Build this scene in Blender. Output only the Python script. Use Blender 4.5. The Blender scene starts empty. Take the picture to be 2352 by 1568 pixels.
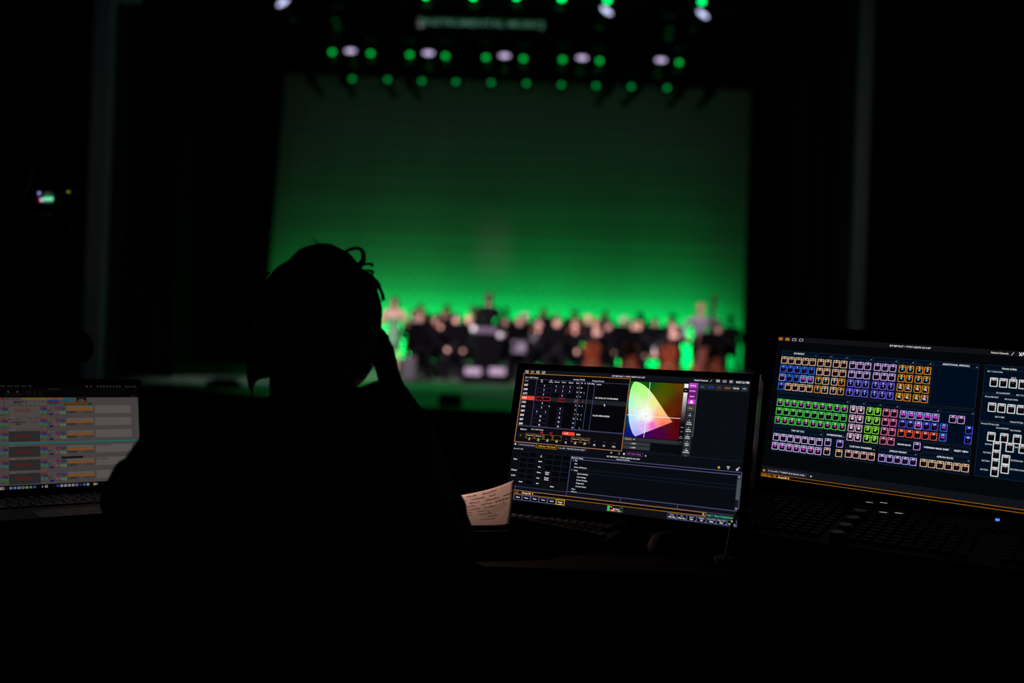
import bpy, bmesh, math, random
import numpy as np
from mathutils import Vector, Matrix, Quaternion
random.seed(7)
S = bpy.context.scene
COL = S.collection
# ------------------------------------------------------------------ camera, world, exposure, lights
F = 2287.0                       # focal length in pixels of the 2352 px wide frame (35 mm on a 36 mm sensor)
CAMZ = 1.12
ROLL = math.radians(2.1)
CR = Vector((math.cos(ROLL), 0, math.sin(ROLL))); CU = Vector((-math.sin(ROLL), 0, math.cos(ROLL))); CF = Vector((0, 1, 0))
cam = bpy.data.cameras.new('camera'); camo = bpy.data.objects.new('camera', cam); COL.objects.link(camo)
cam.sensor_width = 36; cam.lens = 36 * F / 2352; cam.clip_end = 100; cam.clip_start = .05
camo.matrix_world = Matrix(((CR.x, CU.x, -CF.x, 0), (CR.y, CU.y, -CF.y, 0), (CR.z, CU.z, -CF.z, CAMZ), (0, 0, 0, 1)))
cam.dof.use_dof = True; cam.dof.focus_distance = 1.95; cam.dof.aperture_fstop = 1.68
S.camera = camo
w = bpy.data.worlds.new('world'); S.world = w; w.use_nodes = True
w.node_tree.nodes['Background'].inputs[0].default_value = (.6, .8, 1, 1)
w.node_tree.nodes['Background'].inputs[1].default_value = 0.0
S.view_settings.view_transform = 'Standard'; S.view_settings.look = 'None'
S.view_settings.exposure = 0; S.view_settings.gamma = 1; S.view_settings.use_curve_mapping = False

STZ = .27                        # stage floor height
DESKZ = .75

def light(name, kind, loc, target, energy, color, **k):
    l = bpy.data.lights.new(name, kind); l.energy = energy; l.color = color
    for a, v in k.items(): setattr(l, a, v)
    o = bpy.data.objects.new(name, l); COL.objects.link(o); o.location = loc
    d = Vector(target) - Vector(loc); o.rotation_euler = d.to_track_quat('-Z', 'Y').to_euler()
    return o
# ground row washing the cyclorama from below
light('ground_row_light', 'AREA', (-.1, 28.0, STZ + .3), (-.1, 29, STZ + .877), 172, (.0, 1, .16), shape='RECTANGLE', size=12.6, size_y=.12, spread=math.radians(115))
light('cyc_scatter_fill', 'AREA', (-.1, 27.2, 8.2), (-.1, 29, 5.0), .7, (.45, .8, .9), shape='RECTANGLE', size=12, size_y=.3, spread=math.radians(160))  # faint fill added for scattered light on the upper cloth
# four profile spots from the front-of-house bridge on the orchestra
for sx, x, e, a in ((-4.2, -2.4, 6000, 24), (-2.6, .2, 7200, 22), (1.6, 2.0, 6800, 22), (3.2, 3.9, 5200, 18)):
    light('front_profile_light', 'SPOT', (sx, 12.5, 6.8), (x, 21.5, .95), e, (1, .80, .93), spot_size=math.radians(a), spot_blend=.35, shadow_soft_size=.12)
# green down light from the electrics on the stage floor, green back light on the orchestra
for x in (-3.2, .3, 3.8):
    light('green_downlight', 'SPOT', (x, 19.0, 7.3), (x * .9, 15.2, STZ), 240, (.0, 1, .16), spot_size=math.radians(62), spot_blend=.8, shadow_soft_size=.2)
for x in (-2, 2.5):
    light('green_backlight', 'SPOT', (x, 25, 7.3), (x, 21.5, 1), 900, (.03, 1, .2), spot_size=math.radians(50), spot_blend=.7, shadow_soft_size=.2)
for z, e in ((4.3, 90), (3.5, 150)):
    light('cyc_centre_light', 'SPOT', (-.4, 13, 6.5), (-.62, 28.6, z), e, (1, .85, .8), spot_size=math.radians(5.4), spot_blend=1, shadow_soft_size=.3)
light('stage_pool_light', 'SPOT', (-3.6, 19, 7.4), (-4.9, 17.3, STZ), 950, (.85, 1, .95), spot_size=math.radians(26), spot_blend=1, shadow_soft_size=.3)
light('stage_pool_light', 'SPOT', (1.5, 16, 7.4), (1.3, 16.2, STZ), 160, (.9, .9, 1), spot_size=math.radians(40), spot_blend=1, shadow_soft_size=.3)
# weak spots added to stand in for stage scatter on the proscenium edges
light('proscenium_edge_fill', 'SPOT', (-1.5, 9.0, 3.0), (-5.5, 13.2, 3.0), 26, (.95, .95, 1), spot_size=math.radians(95), spot_blend=1, shadow_soft_size=.3)
light('proscenium_edge_fill', 'SPOT', (1.5, 9.0, 3.0), (4.6, 13.2, 3.0), 34, (.95, .95, 1), spot_size=math.radians(95), spot_blend=1, shadow_soft_size=.3)

# ------------------------------------------------------------------ helpers
def s2l(c):
    c = c / 255.0
    return c / 12.92 if c <= .04045 else ((c + .055) / 1.055) ** 2.4
def lin(rgb): return tuple(s2l(v) for v in rgb)
def P(px, py, z):
    """world point at depth z seen at pixel px,py of the photograph"""
    return CR * ((px - 1176) / F * z) - CU * ((py - 784) / F * z) + CF * z + Vector((0, 0, CAMZ))
def G(px, py, gz):
    """world point on the level plane z=gz seen at pixel px,py"""
    d = CR * ((px - 1176) / F) - CU * ((py - 784) / F) + CF
    return Vector((0, 0, CAMZ)) + d * ((gz - CAMZ) / d.z)

MATS = {}
def mat(name, rgb, rough=.6, metal=0, spec=.5, var=.15, scale=30, emit=None, estr=0, bump=0):
    if name in MATS: return MATS[name]
    m = bpy.data.materials.new(name); m.use_nodes = True; nt = m.node_tree; b = nt.nodes['Principled BSDF']
    b.inputs['Roughness'].default_value = rough; b.inputs['Metallic'].default_value = metal
    b.inputs['Specular IOR Level'].default_value = spec
    tc = nt.nodes.new('ShaderNodeTexCoord'); n = nt.nodes.new('ShaderNodeTexNoise'); n.inputs['Scale'].default_value = scale
    nt.links.new(tc.outputs['Object'], n.inputs['Vector'])
    mx = nt.nodes.new('ShaderNodeMix'); mx.data_type = 'RGBA'
    nt.links.new(n.outputs['Fac'], mx.inputs[0])
    mx.inputs[6].default_value = tuple(c * (1 - var) for c in rgb) + (1,); mx.inputs[7].default_value = tuple(min(1, c * (1 + var)) for c in rgb) + (1,)
    nt.links.new(mx.outputs[2], b.inputs['Base Color'])
    if bump:
        bp = nt.nodes.new('ShaderNodeBump'); bp.inputs['Strength'].default_value = bump; bp.inputs['Distance'].default_value = .01
        nt.links.new(n.outputs['Fac'], bp.inputs['Height']); nt.links.new(bp.outputs['Normal'], b.inputs['Normal'])
    if emit:
        b.inputs['Emission Color'].default_value = tuple(emit) + (1,); b.inputs['Emission Strength'].default_value = estr
    MATS[name] = m; return m

def wm(o):
    return (wm(o.parent) @ o.matrix_parent_inverse @ o.matrix_basis) if o.parent else o.matrix_basis.copy()
def attach(o, parent):
    if parent is not None:
        o.parent = parent; o.matrix_parent_inverse = wm(parent).inverted()
def tag(o, label=None, cat=None, group=None, kind=None):
    if label: o['label'] = label
    if cat: o['category'] = cat
    if group: o['group'] = group
    if kind: o['kind'] = kind
    return o
def empty(name, loc, label, cat, group=None, rz=0):
    o = bpy.data.objects.new(name, None); COL.objects.link(o); o.location = loc; o.rotation_euler = (0, 0, rz); o.empty_display_size = .05
    o.matrix_basis = Matrix.Translation(loc) @ Matrix.Rotation(rz, 4, 'Z')
    return tag(o, label, cat, group)
def copy_tree(o, parent=None):
    c = o.copy(); COL.objects.link(c)
    if parent is not None: c.parent = parent
    for ch in list(o.children): copy_tree(ch, c)
    return c

class MB:
    def __init__(s): s.v = []; s.f = []; s.mi = []; s.cur = 0
    def add(s, vs, fs):
        n = len(s.v); s.v += [tuple(v) for v in vs]; s.f += [tuple(i + n for i in f) for f in fs]; s.mi += [s.cur] * len(fs); return s
    def box(s, c, d, M=None, bev=0):
        x, y, z = d[0] / 2, d[1] / 2, d[2] / 2
        if bev:
            b = min(bev, x * .9, y * .9, z * .9); bm = bmesh.new(); bmesh.ops.create_cube(bm, size=1)
            for v in bm.verts: v.co = Vector((v.co.x * 2 * x, v.co.y * 2 * y, v.co.z * 2 * z))
            bmesh.ops.bevel(bm, geom=list(bm.edges), offset=b, segments=2, affect='EDGES', profile=.5)
            bm.verts.index_update(); vs = [v.co.copy() for v in bm.verts]; fs = [[v.index for v in f.verts] for f in bm.faces]; bm.free()
        else:
            vs = [Vector((i, j, k)) for i in (-x, x) for j in (-y, y) for k in (-z, z)]
            fs = [(0, 1, 3, 2), (4, 6, 7, 5), (0, 4, 5, 1), (2, 3, 7, 6), (0, 2, 6, 4), (1, 5, 7, 3)]
        c = Vector(c)
        if M is not None: vs = [M @ (v + c) for v in vs]
        else: vs = [v + c for v in vs]
        return s.add(vs, fs)
    def tube(s, pts, rs, n=8, cap=True):
        pts = [Vector(p) for p in pts]
        if not hasattr(rs, '__len__'): rs = [rs] * len(pts)
        vs = []; prev = None
        for i, p in enumerate(pts):
            t = (pts[min(i + 1, len(pts) - 1)] - pts[max(i - 1, 0)]).normalized()
            if prev is None:
                a = Vector((0, 0, 1)) if abs(t.z) < .9 else Vector((1, 0, 0)); x = t.cross(a).normalized()
            else: x = (prev - t * prev.dot(t)).normalized()
            prev = x; y = t.cross(x)
            for k in range(n):
                q = 2 * math.pi * k / n; vs.append(p + (x * math.cos(q) + y * math.sin(q)) * rs[i])
        fs = [(i * n + k, i * n + (k + 1) % n, (i + 1) * n + (k + 1) % n, (i + 1) * n + k) for i in range(len(pts) - 1) for k in range(n)]
        if cap: fs += [tuple(range(n))[::-1], tuple((len(pts) - 1) * n + k for k in range(n))]
        return s.add(vs, fs)
    def lathe(s, prof, M=None, n=16):
        vs = [Vector((r * math.cos(2 * math.pi * k / n), r * math.sin(2 * math.pi * k / n), z)) for r, z in prof for k in range(n)]
        if M is not None: vs = [M @ v for v in vs]
        fs = [(i * n + k, i * n + (k + 1) % n, (i + 1) * n + (k + 1) % n, (i + 1) * n + k) for i in range(len(prof) - 1) for k in range(n)]
        fs += [tuple(range(n))[::-1], tuple((len(prof) - 1) * n + k for k in range(n))]
        return s.add(vs, fs)
    def ball(s, c, r, M=None, n=10):
        if not hasattr(r, '__len__'): r = (r, r, r)
        pr = []
        vs = []; c = Vector(c)
        for i in range(1, n):
            a = math.pi * i / n
            for k in range(2 * n):
                q = math.pi * k / n; vs.append(Vector((r[0] * math.sin(a) * math.cos(q), r[1] * math.sin(a) * math.sin(q), r[2] * math.cos(a))))
        m = 2 * n
        fs = [(i * m + k, (i + 1) * m + k, (i + 1) * m + (k + 1) % m, i * m + (k + 1) % m) for i in range(n - 2) for k in range(m)]
        vs.append(Vector((0, 0, r[2]))); vs.append(Vector((0, 0, -r[2]))); T = len(vs) - 2
        fs += [(T, k, (k + 1) % m) for k in range(m)] + [(T + 1, (n - 2) * m + (k + 1) % m, (n - 2) * m + k) for k in range(m)]
        vs = [(M @ v if M is not None else v) + c for v in vs]
        return s.add(vs, fs)
    def prism(s, outline, z0, z1, M=None):
        n = len(outline); vs = [Vector((x, y, z)) for z in (z0, z1) for x, y in outline]
        if M is not None: vs = [M @ v for v in vs]
        return s.add(vs, [tuple(range(n))[::-1], tuple(range(n, 2 * n))] + [(k, (k + 1) % n, n + (k + 1) % n, n + k) for k in range(n)])
    def mesh(s, name, mats, smooth=False):
        me = bpy.data.meshes.new(name); me.from_pydata([tuple(v) for v in s.v], [], s.f)
        for m in (mats if isinstance(mats, (list, tuple)) else [mats]): me.materials.append(m)
        me.polygons.foreach_set('material_index', s.mi)
        if smooth: me.polygons.foreach_set('use_smooth', [True] * len(me.polygons))
        me.update(); return me
    def build(s, name, mats, parent=None, M=None, smooth=False):
        o = bpy.data.objects.new(name, s.mesh(name, mats, smooth)); COL.objects.link(o)
        if M is not None: o.matrix_basis = M
        attach(o, parent); return o
def R(a, ax='Z'): return Matrix.Rotation(a, 4, ax)
def T(*v): return Matrix.Translation(Vector(v if len(v) == 3 else v[0]))
def frame(o, x, z):
    """matrix with origin o, local x along x, local z close to z"""
    x = Vector(x).normalized(); z = Vector(z); z = (z - x * z.dot(x)).normalized(); y = z.cross(x)
    return Matrix(((x.x, y.x, z.x, o[0]), (x.y, y.y, z.y, o[1]), (x.z, y.z, z.z, o[2]), (0, 0, 0, 1)))

# ------------------------------------------------------------------ organic bodies: tapered limbs fused into one skin
def fuse(name, prims, voxel, mats, smooth=3, target=None):
    """prims: (p0, p1, r0, r1, mat) limbs or (centre, (rx,ry,rz), mat[, rotation]) volumes"""
    b = MB()
    for p in prims:
        if len(p) == 5:
            a, c = Vector(p[0]), Vector(p[1]); r0, r1 = p[2], p[3]; d = c - a; L = d.length or 1e-6
            q = d.to_track_quat('Z', 'Y').to_matrix().to_4x4(); n = 6; prof = []
            for i in range(n + 1):
                t = -math.pi / 2 + (math.pi / 2) * i / n; prof.append((max(r0 * math.cos(t), 1e-4), r0 * math.sin(t)))
            for i in range(n + 1):
                t = (math.pi / 2) * i / n; prof.append((max(r1 * math.cos(t), 1e-4), L + r1 * math.sin(t)))
            b.lathe(prof, T(a) @ q, 14)
        else:
            b.ball(p[0], p[1], p[3] if len(p) > 3 else None, 9)
    me = b.mesh(name, mats); o = bpy.data.objects.new(name, me); COL.objects.link(o)
    m = o.modifiers.new('r', 'REMESH'); m.mode = 'VOXEL'; m.voxel_size = voxel; m.use_smooth_shade = True
    m = o.modifiers.new('s', 'SMOOTH'); m.factor = .5; m.iterations = smooth
    dg = bpy.context.evaluated_depsgraph_get(); ev = o.evaluated_get(dg)
    nm = bpy.data.meshes.new_from_object(ev, depsgraph=dg); nm.name = name
    bpy.data.objects.remove(o); bpy.data.meshes.remove(me)
    nm.materials.clear()
    for x in mats: nm.materials.append(x)
    nf = len(nm.polygons); c = np.empty(nf * 3); nm.polygons.foreach_get('center', c); c = c.reshape(-1, 3)
    best = np.full(nf, 1e9); mi = np.zeros(nf, int)
    for p in prims:
        if len(p) == 5:
            a = np.array(p[0]); d = np.array(p[1]) - a; t = np.clip(((c - a) @ d) / (d @ d + 1e-12), 0, 1)
            ds = np.linalg.norm(c - a - t[:, None] * d, axis=1) - (p[2] + (p[3] - p[2]) * t); k = p[4]
        else:
            q = c - np.array(p[0])
            if len(p) > 3: q = q @ np.array(p[3].to_3x3())
            r = np.array(p[1]); ds = (np.linalg.norm(q / r, axis=1) - 1) * r.min(); k = p[2]
        u = ds < best; best[u] = ds[u]; mi[u] = k
    nm.polygons.foreach_set('material_index', mi.tolist()); nm.polygons.foreach_set('use_smooth', [True] * nf); nm.update()
    return nm
def link_mesh(name, me, parent=None, M=None):
    o = bpy.data.objects.new(name, me); COL.objects.link(o)
    if M is not None: o.matrix_basis = M
    attach(o, parent); return o

# ------------------------------------------------------------------ display panels: flat lit print, laid out in the pixels of the user interface
def emissive_print(name, gloss=.25, strength=1.0):
    m = bpy.data.materials.new(name); m.use_nodes = True; nt = m.node_tree; b = nt.nodes['Principled BSDF']
    a = nt.nodes.new('ShaderNodeAttribute'); a.attribute_name = 'ink'
    b.inputs['Base Color'].default_value = (.004, .004, .005, 1); b.inputs['Roughness'].default_value = gloss
    nt.links.new(a.outputs['Color'], b.inputs['Emission Color']); b.inputs['Emission Strength'].default_value = strength
    m.cycles.emission_sampling = 'NONE'
    return m
GC = {}
def glyphs(t, bold):
    k = (t, bold)
    if k not in GC:
        cu = bpy.data.curves.new('t', 'FONT'); cu.body = t; cu.size = 1; cu.resolution_u = 2; cu.offset = bold
        o = bpy.data.objects.new('t', cu); COL.objects.link(o)
        dg = bpy.context.evaluated_depsgraph_get(); me = bpy.data.meshes.new_from_object(o.evaluated_get(dg), depsgraph=dg)
        n = len(me.vertices); v = np.empty(n * 3); me.vertices.foreach_get('co', v); v = v.reshape(-1, 3)[:, :2]
        f = [tuple(p.vertices) for p in me.polygons]
        bpy.data.objects.remove(o); bpy.data.curves.remove(cu); bpy.data.meshes.remove(me)
        GC[k] = (v, f, v[:, 0].min() if n else 0, v[:, 0].max() if n else 0)
    return GC[k]
class UI:
    def __init__(s, W, H, UW, UH): s.W = W; s.H = H; s.UW = UW; s.UH = UH; s.v = []; s.f = []; s.c = []; s.dz = .00005
    def poly(s, pts, cols, L=1):
        n = len(s.v)
        s.v += [(x / s.UW * s.W, -y / s.UH * s.H, L * s.dz) for x, y in pts]; s.f.append(tuple(range(n, n + len(pts)))[::-1])
        if not isinstance(cols, list): cols = [cols] * len(pts)
        s.c += [lin(c) for c in cols]
    def rect(s, x0, y0, x1, y1, c, L=1):
        s.poly([(x0, y0), (x1, y0), (x1, y1), (x0, y1)], c, L)
    def rrect(s, x0, y0, x1, y1, c, r=5, L=1):
        s.poly([(x0 + r, y0), (x1 - r, y0), (x1 - r * .3, y0 + r * .3), (x1, y0 + r), (x1, y1 - r), (x1 - r * .3, y1 - r * .3), (x1 - r, y1), (x0 + r, y1), (x0 + r * .3, y1 - r * .3), (x0, y1 - r), (x0, y0 + r), (x0 + r * .3, y0 + r * .3)], c, L)
    def line(s, x0, y0, x1, y1, c, t=2, L=2):
        d = math.hypot(x1 - x0, y1 - y0) or 1; nx, ny = -(y1 - y0) / d * t / 2, (x1 - x0) / d * t / 2
        s.poly([(x0 + nx, y0 + ny), (x1 + nx, y1 + ny), (x1 - nx, y1 - ny), (x0 - nx, y0 - ny)], c, L)
    def box(s, x0, y0, x1, y1, c, t=2, L=2, fill=None, r=0):
        if fill is not None:
            if r: s.rrect(x0, y0, x1, y1, c, r, L); s.rrect(x0 + t, y0 + t, x1 - t, y1 - t, fill, max(r - t * .6, 1), L + 1)
            else: s.rect(x0, y0, x1, y1, c, L); s.rect(x0 + t, y0 + t, x1 - t, y1 - t, fill, L + 1)
        else:
            s.rect(x0, y0, x1, y0 + t, c, L); s.rect(x0, y1 - t, x1, y1, c, L); s.rect(x0, y0 + t, x0 + t, y1 - t, c, L); s.rect(x1 - t, y0 + t, x1, y1 - t, c, L)
    def text(s, x, y, t, size, c, al='l', bold=.012, w=None, L=5):
        """y is the middle of the capitals, size the cap height * 1.4"""
        v, f, a, b = glyphs(t, bold)
        if not len(v): return
        k = size; kx = (w / (b - a)) if w else k
        off = {'l': -a * kx, 'c': -(a + b) / 2 * kx, 'r': -b * kx}[al]
        n = len(s.v); kk = s.W / s.UW; kh = s.H / s.UH
        s.v += [((x + off + p[0] * kx) * kk, -(y + .36 * k - p[1] * k) * kh, L * s.dz) for p in v]
        s.f += [tuple(i + n for i in q) for q in f]
        s.c += [lin(c)] * len(v)
    def build(s, name, M, m, parent):
        me = bpy.data.meshes.new(name); me.from_pydata(s.v, [], s.f); me.materials.append(m)
        a = me.color_attributes.new('ink', 'FLOAT_COLOR', 'POINT')
        a.data.foreach_set('color', [x for c in s.c for x in (c[0], c[1], c[2], 1)])
        me.update(); o = bpy.data.objects.new(name, me); COL.objects.link(o); o.matrix_basis = M; attach(o, parent); return o
def panel_matrix(o, U, V):
    U = Vector(U).normalized(); N = U.cross(-Vector(V)).normalized(); Y = N.cross(U)
    return Matrix(((U.x, Y.x, N.x, o[0]), (U.y, Y.y, N.y, o[1]), (U.z, Y.z, N.z, o[2]), (0, 0, 0, 1)))

# common materials
BLK = mat('black_plastic', (.012, .012, .013), .45, spec=.4)
BLKM = mat('black_metal', (.012, .012, .012), .4, metal=.3)
STG = mat('black_stage_furniture', (.003, .003, .0035), .9, spec=.04)
MATTE = mat('matte_black_paint', (.006, .006, .006), .9, spec=.1)
VELOUR = mat('black_velour', (.009, .0095, .010), 1, spec=.05, scale=80, bump=.2)
# ------------------------------------------------------------------ the setting
FLOORM = mat('dark_booth_carpet', (.008, .008, .009), .95, spec=.1, scale=200, bump=.3)
HOUSEM = mat('dark_house_floor', (.006, .006, .007), .9, spec=.1)
def struct(name, b, m, **k):
    return tag(b.build(name, m, **k), kind='structure')
b = MB(); b.box((0, 1.0, -.05), (9, 6.0, .1)); struct('floor', b, FLOORM)
b = MB()                                       # raked house floor falling to the stage
b.add([(-9, 4.0, -.02), (9, 4.0, -.02), (9, 12.8, -.75), (-9, 12.8, -.75), (-9, 4.0, -.2), (9, 4.0, -.2), (9, 12.8, -.95), (-9, 12.8, -.95)],
      [(0, 1, 2, 3), (7, 6, 5, 4), (0, 4, 5, 1), (1, 5, 6, 2), (2, 6, 7, 3), (3, 7, 4, 0)]); tag(b.build('floor_house', HOUSEM), kind='structure')
# stage deck with a curved apron
STM = mat('stage_vinyl_floor', (.10, .105, .105), .55, spec=.35, var=.25, scale=1.3)
n = 28; fr = []
for i in range(n + 1):
    x = -9 + 18 * i / n; fr.append((x, 12.25 + .12 * (x + .1) ** 2 if abs(x + .1) < 5.2 else 15.5))
ol = fr + [(9, 31), (-9, 31)]
b = MB(); b.prism(ol, STZ - .06, STZ); struct('floor_stage', b, STM)
b = MB(); b.prism([(x, y + .04) for x, y in fr] + [(x, y + .10) for x, y in fr[::-1]], -.95, STZ - .061); struct('trim_apron_front', b, MATTE)
# proscenium wall with its opening, painted return edges left and right
b = MB(); b.box((-7.185, 13.4, 4.4), (3.63, .3, 10.4)); struct('wall_proscenium_left', b, MATTE)
b = MB(); b.box((6.25, 13.4, 4.4), (3.64, .3, 10.4)); struct('wall_proscenium_right', b, MATTE)
b = MB(); b.box((-.46, 13.4, 8.35), (9.75, .3, 2.5)); struct('wall_proscenium_top', b, MATTE)
EDGE = mat('grey_painted_proscenium_edge', (.25, .30, .32), .7, scale=3)
b = MB(); b.box((-5.52, 13.14, 3.05), (.24, .18, 7.5), bev=.02); struct('trim_1', b, EDGE)
b = MB(); b.box((4.53, 13.14, 3.6), (.15, .18, 8.6), bev=.02); struct('trim_2', b, EDGE)
b = MB(); b.box((-5.25, 13.15, 6.1), (.34, .2, 1.35), bev=.02); struct('trim_3', b, EDGE)
b = MB(); b.box((0, 31.2, 4.5), (18.4, .2, 11)); struct('wall_back', b, MATTE)
b = MB(); b.box((-9.1, 15, 4.5), (.2, 33, 11)); struct('wall_left', b, MATTE)
b = MB(); b.box((9.1, 15, 4.5), (.2, 33, 11)); struct('wall_right', b, MATTE)
b = MB(); b.box((0, 15, 10.1), (18.4, 33, .2)); struct('ceiling', b, MATTE)
b = MB(); b.box((0, -1.6, 4.5), (18.4, .2, 11)); struct('wall_booth_back', b, MATTE)

# ------------------------------------------------------------------ drapes
def drape(x0, x1, y, z0, z1, fold, depth, nx, lean0=0, lean1=0, nz=6):
    """pleated cloth hanging in folds; lean shifts the top of each side edge"""
    b = MB(); vs = []; rnd = random.Random(int(x0 * 100 + y)); ph = [rnd.uniform(-.6, .6) for _ in range(200)]
    for j in range(nz + 1):
        t = j / nz
        for i in range(nx + 1):
            s = i / nx; x = (x0 + lean0 * t) * (1 - s) + (x1 + lean1 * t) * s
            q = (x1 - x0) * s / fold * 2 * math.pi
            vs.append((x, y + depth * (math.sin(q + ph[int(q / 6.283) % 200] * .5) + .25 * math.sin(q * 2.3 + t * 2)) * (1 - .25 * t), z0 + (z1 - z0) * t))
    f = [(j * (nx + 1) + i, j * (nx + 1) + i + 1, (j + 1) * (nx + 1) + i + 1, (j + 1) * (nx + 1) + i) for j in range(nz) for i in range(nx)]
    b.add(vs, f); return b
def hang(name, label, cat, b, m, group=None):
    o = b.build(name, m, smooth=True); md = o.modifiers.new('t', 'SOLIDIFY'); md.thickness = .012
    return tag(o, label, cat, group)
CYC = mat('white_cyclorama_cloth', (.72, .74, .72), .95, spec=.1, var=.03, scale=2)
b = MB(); nx, nz = 60, 70; vs = []
rnd = random.Random(3); hw = [rnd.uniform(.2, 1) for _ in range(nz + 1)]
for j in range(nz + 1):
    for i in range(nx + 1):
        z = STZ + .03 + 8.6 * j / nz; x = -7.6 + 15 * i / nx
        vs.append((x, 29 + .012 * math.sin(j * 1.9 + hw[j] * 3) * hw[j] + .03 * math.sin(x * 1.7) * math.sin(z * .6) + .012 * math.sin(x * 5 + 2 * math.sin(z * .5)), z))
b.add(vs, [(j * (nx + 1) + i, j * (nx + 1) + i + 1, (j + 1) * (nx + 1) + i + 1, (j + 1) * (nx + 1) + i) for j in range(nz) for i in range(nx)])
hang('cyclorama', 'tall white cyclorama cloth lit green from below behind the orchestra', 'backdrop', b, CYC)
LEG = VELOUR
hang('curtain_leg', 'black pleated curtain leg at the left edge of the green backdrop', 'curtain', drape(-8.4, -6.52, 26, STZ + .02, 9.6, .3, .07, 60, 0, .42), LEG, 'black curtain legs')
hang('curtain_leg', 'black pleated curtain leg at the right edge of the green backdrop', 'curtain', drape(6.02, 8.2, 26, STZ + .02, 9.6, .3, .07, 60), LEG, 'black curtain legs')
LEG2 = mat('lit_black_velour', (.035, .036, .038), 1, spec=.05, scale=80, bump=.2)  # lighter copy of the black velour, faint light on the folds painted in
hang('curtain_leg', 'dark folded curtain leg just inside the left proscenium edge', 'curtain', drape(-8.4, -5.75, 17, STZ + .02, 9.6, .34, .09, 60), LEG2, 'black curtain legs')
hang('curtain_leg', 'dark folded curtain leg just inside the right proscenium edge', 'curtain', drape(4.65, 7.2, 17, STZ + .02, 9.6, .34, .09, 60), LEG2, 'black curtain legs')
hang('border_curtain', 'black border curtain masking the top of the green backdrop', 'curtain', drape(-8.5, 8.5, 26.4, 8.02, 9.9, .4, .05, 160), LEG, 'black borders')
hang('border_curtain', 'black border curtain nearest the audience above the caption screen', 'curtain', drape(-8.5, 8.5, 15.5, 7.3, 9.9, .4, .05, 160), LEG, 'black borders')

# ------------------------------------------------------------------ house: rail of the pit, boxes on the stage edge
b = MB(); r = empty('pit_rail', (0, 8.0, -.4), 'low dark rail running across the house in front of the stage', 'rail')
b.tube([(-8.5, 8.0, .345), (8.5, 8.0, .345)], .03, 10); b.build('handrail', mat('olive_painted_rail', (.22, .20, .11), .6), r)
for x in np.linspace(-8, 8, 9):
    b = MB(); b.tube([(x, 8.0, -.40), (x, 8.0, .33)], .02, 8); b.build('post', BLKM, r)
b = MB(); b.box((0, 8.03, -.06), (17, .02, .62)); b.build('kick_panel', MATTE, r)
def stage_box(px0, px1, py0, Y, label):
    a = P(px0, py0, Y); c = P(px1, py0, Y); wd = c.x - a.x; h = max(a.z - STZ, .12)
    r = empty('floor_monitor', ((a.x + c.x) / 2, Y, STZ), label, 'speaker', 'floor boxes on the stage edge')
    M = T((a.x + c.x) / 2, Y, STZ)
    b = MB(); b.prism([(-.18, 0), (.18, 0), (.18, h * .55), (.02, h), (-.18, h)], -wd / 2, wd / 2, R(math.pi / 2, 'Z') @ R(math.pi / 2, 'X')); b.build('cabinet', MATTE, r, M)
    b = MB(); b.box((0, .1, h * .8), (wd * .85, .012, h * .5), R(math.radians(28), 'X') @ T(0, .02, -.03)); b.build('grille', BLKM, r, M)
    return r
stage_box(1009, 1061, 907, 12.75, 'small black box on the stage edge right of the seated operator')
stage_box(482, 548, 877, 14.9, 'small black box on the stage edge left of the seated operator')
# caption screen hung over the stage
A0 = P(962, 45, 14.6); A1 = P(1252, 55, 14.6)
r = empty('caption_screen', ((A0.x + A1.x) / 2, 14.6, A0.z - .12), 'long narrow caption screen with one line of pale green text over the stage', 'screen')
Wc = A1.x - A0.x; M = T((A0.x + A1.x) / 2, 14.6, (A0.z + A1.z) / 2) @ R(-.012, 'Y')
b = MB(); b.box((0, .04, .02), (Wc + .04, .08, .26), bev=.01); b.build('housing', MATTE, r, M)
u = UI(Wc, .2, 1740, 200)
for i in range(10): u.rect(0, 20 + i * 8, 1740, 28 + i * 8, (0, 3 + i * 3, 0), 1)  # green light along the upper edge, painted in as dim glowing strips
u.text(870, 122, '[INSTRUMENTAL MUSIC]', 118, (62, 105, 88), 'c', .02, w=1700)
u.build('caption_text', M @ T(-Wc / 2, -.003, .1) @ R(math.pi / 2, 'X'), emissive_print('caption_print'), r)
for sx in (-1, 1):
    b = MB(); b.tube([(sx * Wc * .4, .04, .15), (sx * Wc * .4, .04, 3.3)], .006, 6); b.build('hanging_cable', BLKM, r, M)

# ------------------------------------------------------------------ lighting rig
def batten(Y, z, x0, x1, label):
    r = empty('lighting_batten', (0, Y, z), label, 'pipe', 'lighting battens')
    b = MB(); b.tube([(x0, Y, z), (x1, Y, z)], .024, 10); b.build('pipe', BLKM, r)
    for x in np.linspace(x0 + .5, x1 - .5, 6):
        b = MB(); b.tube([(x, Y, z), (x, Y, 9.97)], .004, 5); b.build('lift_line', BLKM, r)
batten(25.12, P(1176, 194, 25).z + .56, -6.2, 6.2, 'rearmost black lighting pipe just in front of the green backdrop')
batten(22.82, P(1176, 136, 22.7).z + .56, -6, 6, 'middle black lighting pipe carrying green and white lamps')
batten(19.12, P(1176, -3, 19).z + .56, -5.5, 5.5, 'front black lighting pipe with bright green lamps at the top of the view')
def lens_mat(name, rgb, st): return mat(name, (.02, .02, .02), .3, emit=rgb, estr=st, var=0)
L1 = lens_mat('bright_green_lens', (0, 1, .17), 5.0); L2 = lens_mat('green_lens', (0, 1, .10), 1.35); L3 = lens_mat('dim_green_lens', (0, 1, .16), .62)
LW = lens_mat('lavender_white_lens', (.78, .62, 1), 1.15); LWA = lens_mat('cool_white_lens', (.62, .66, 1), 1.6)
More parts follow.
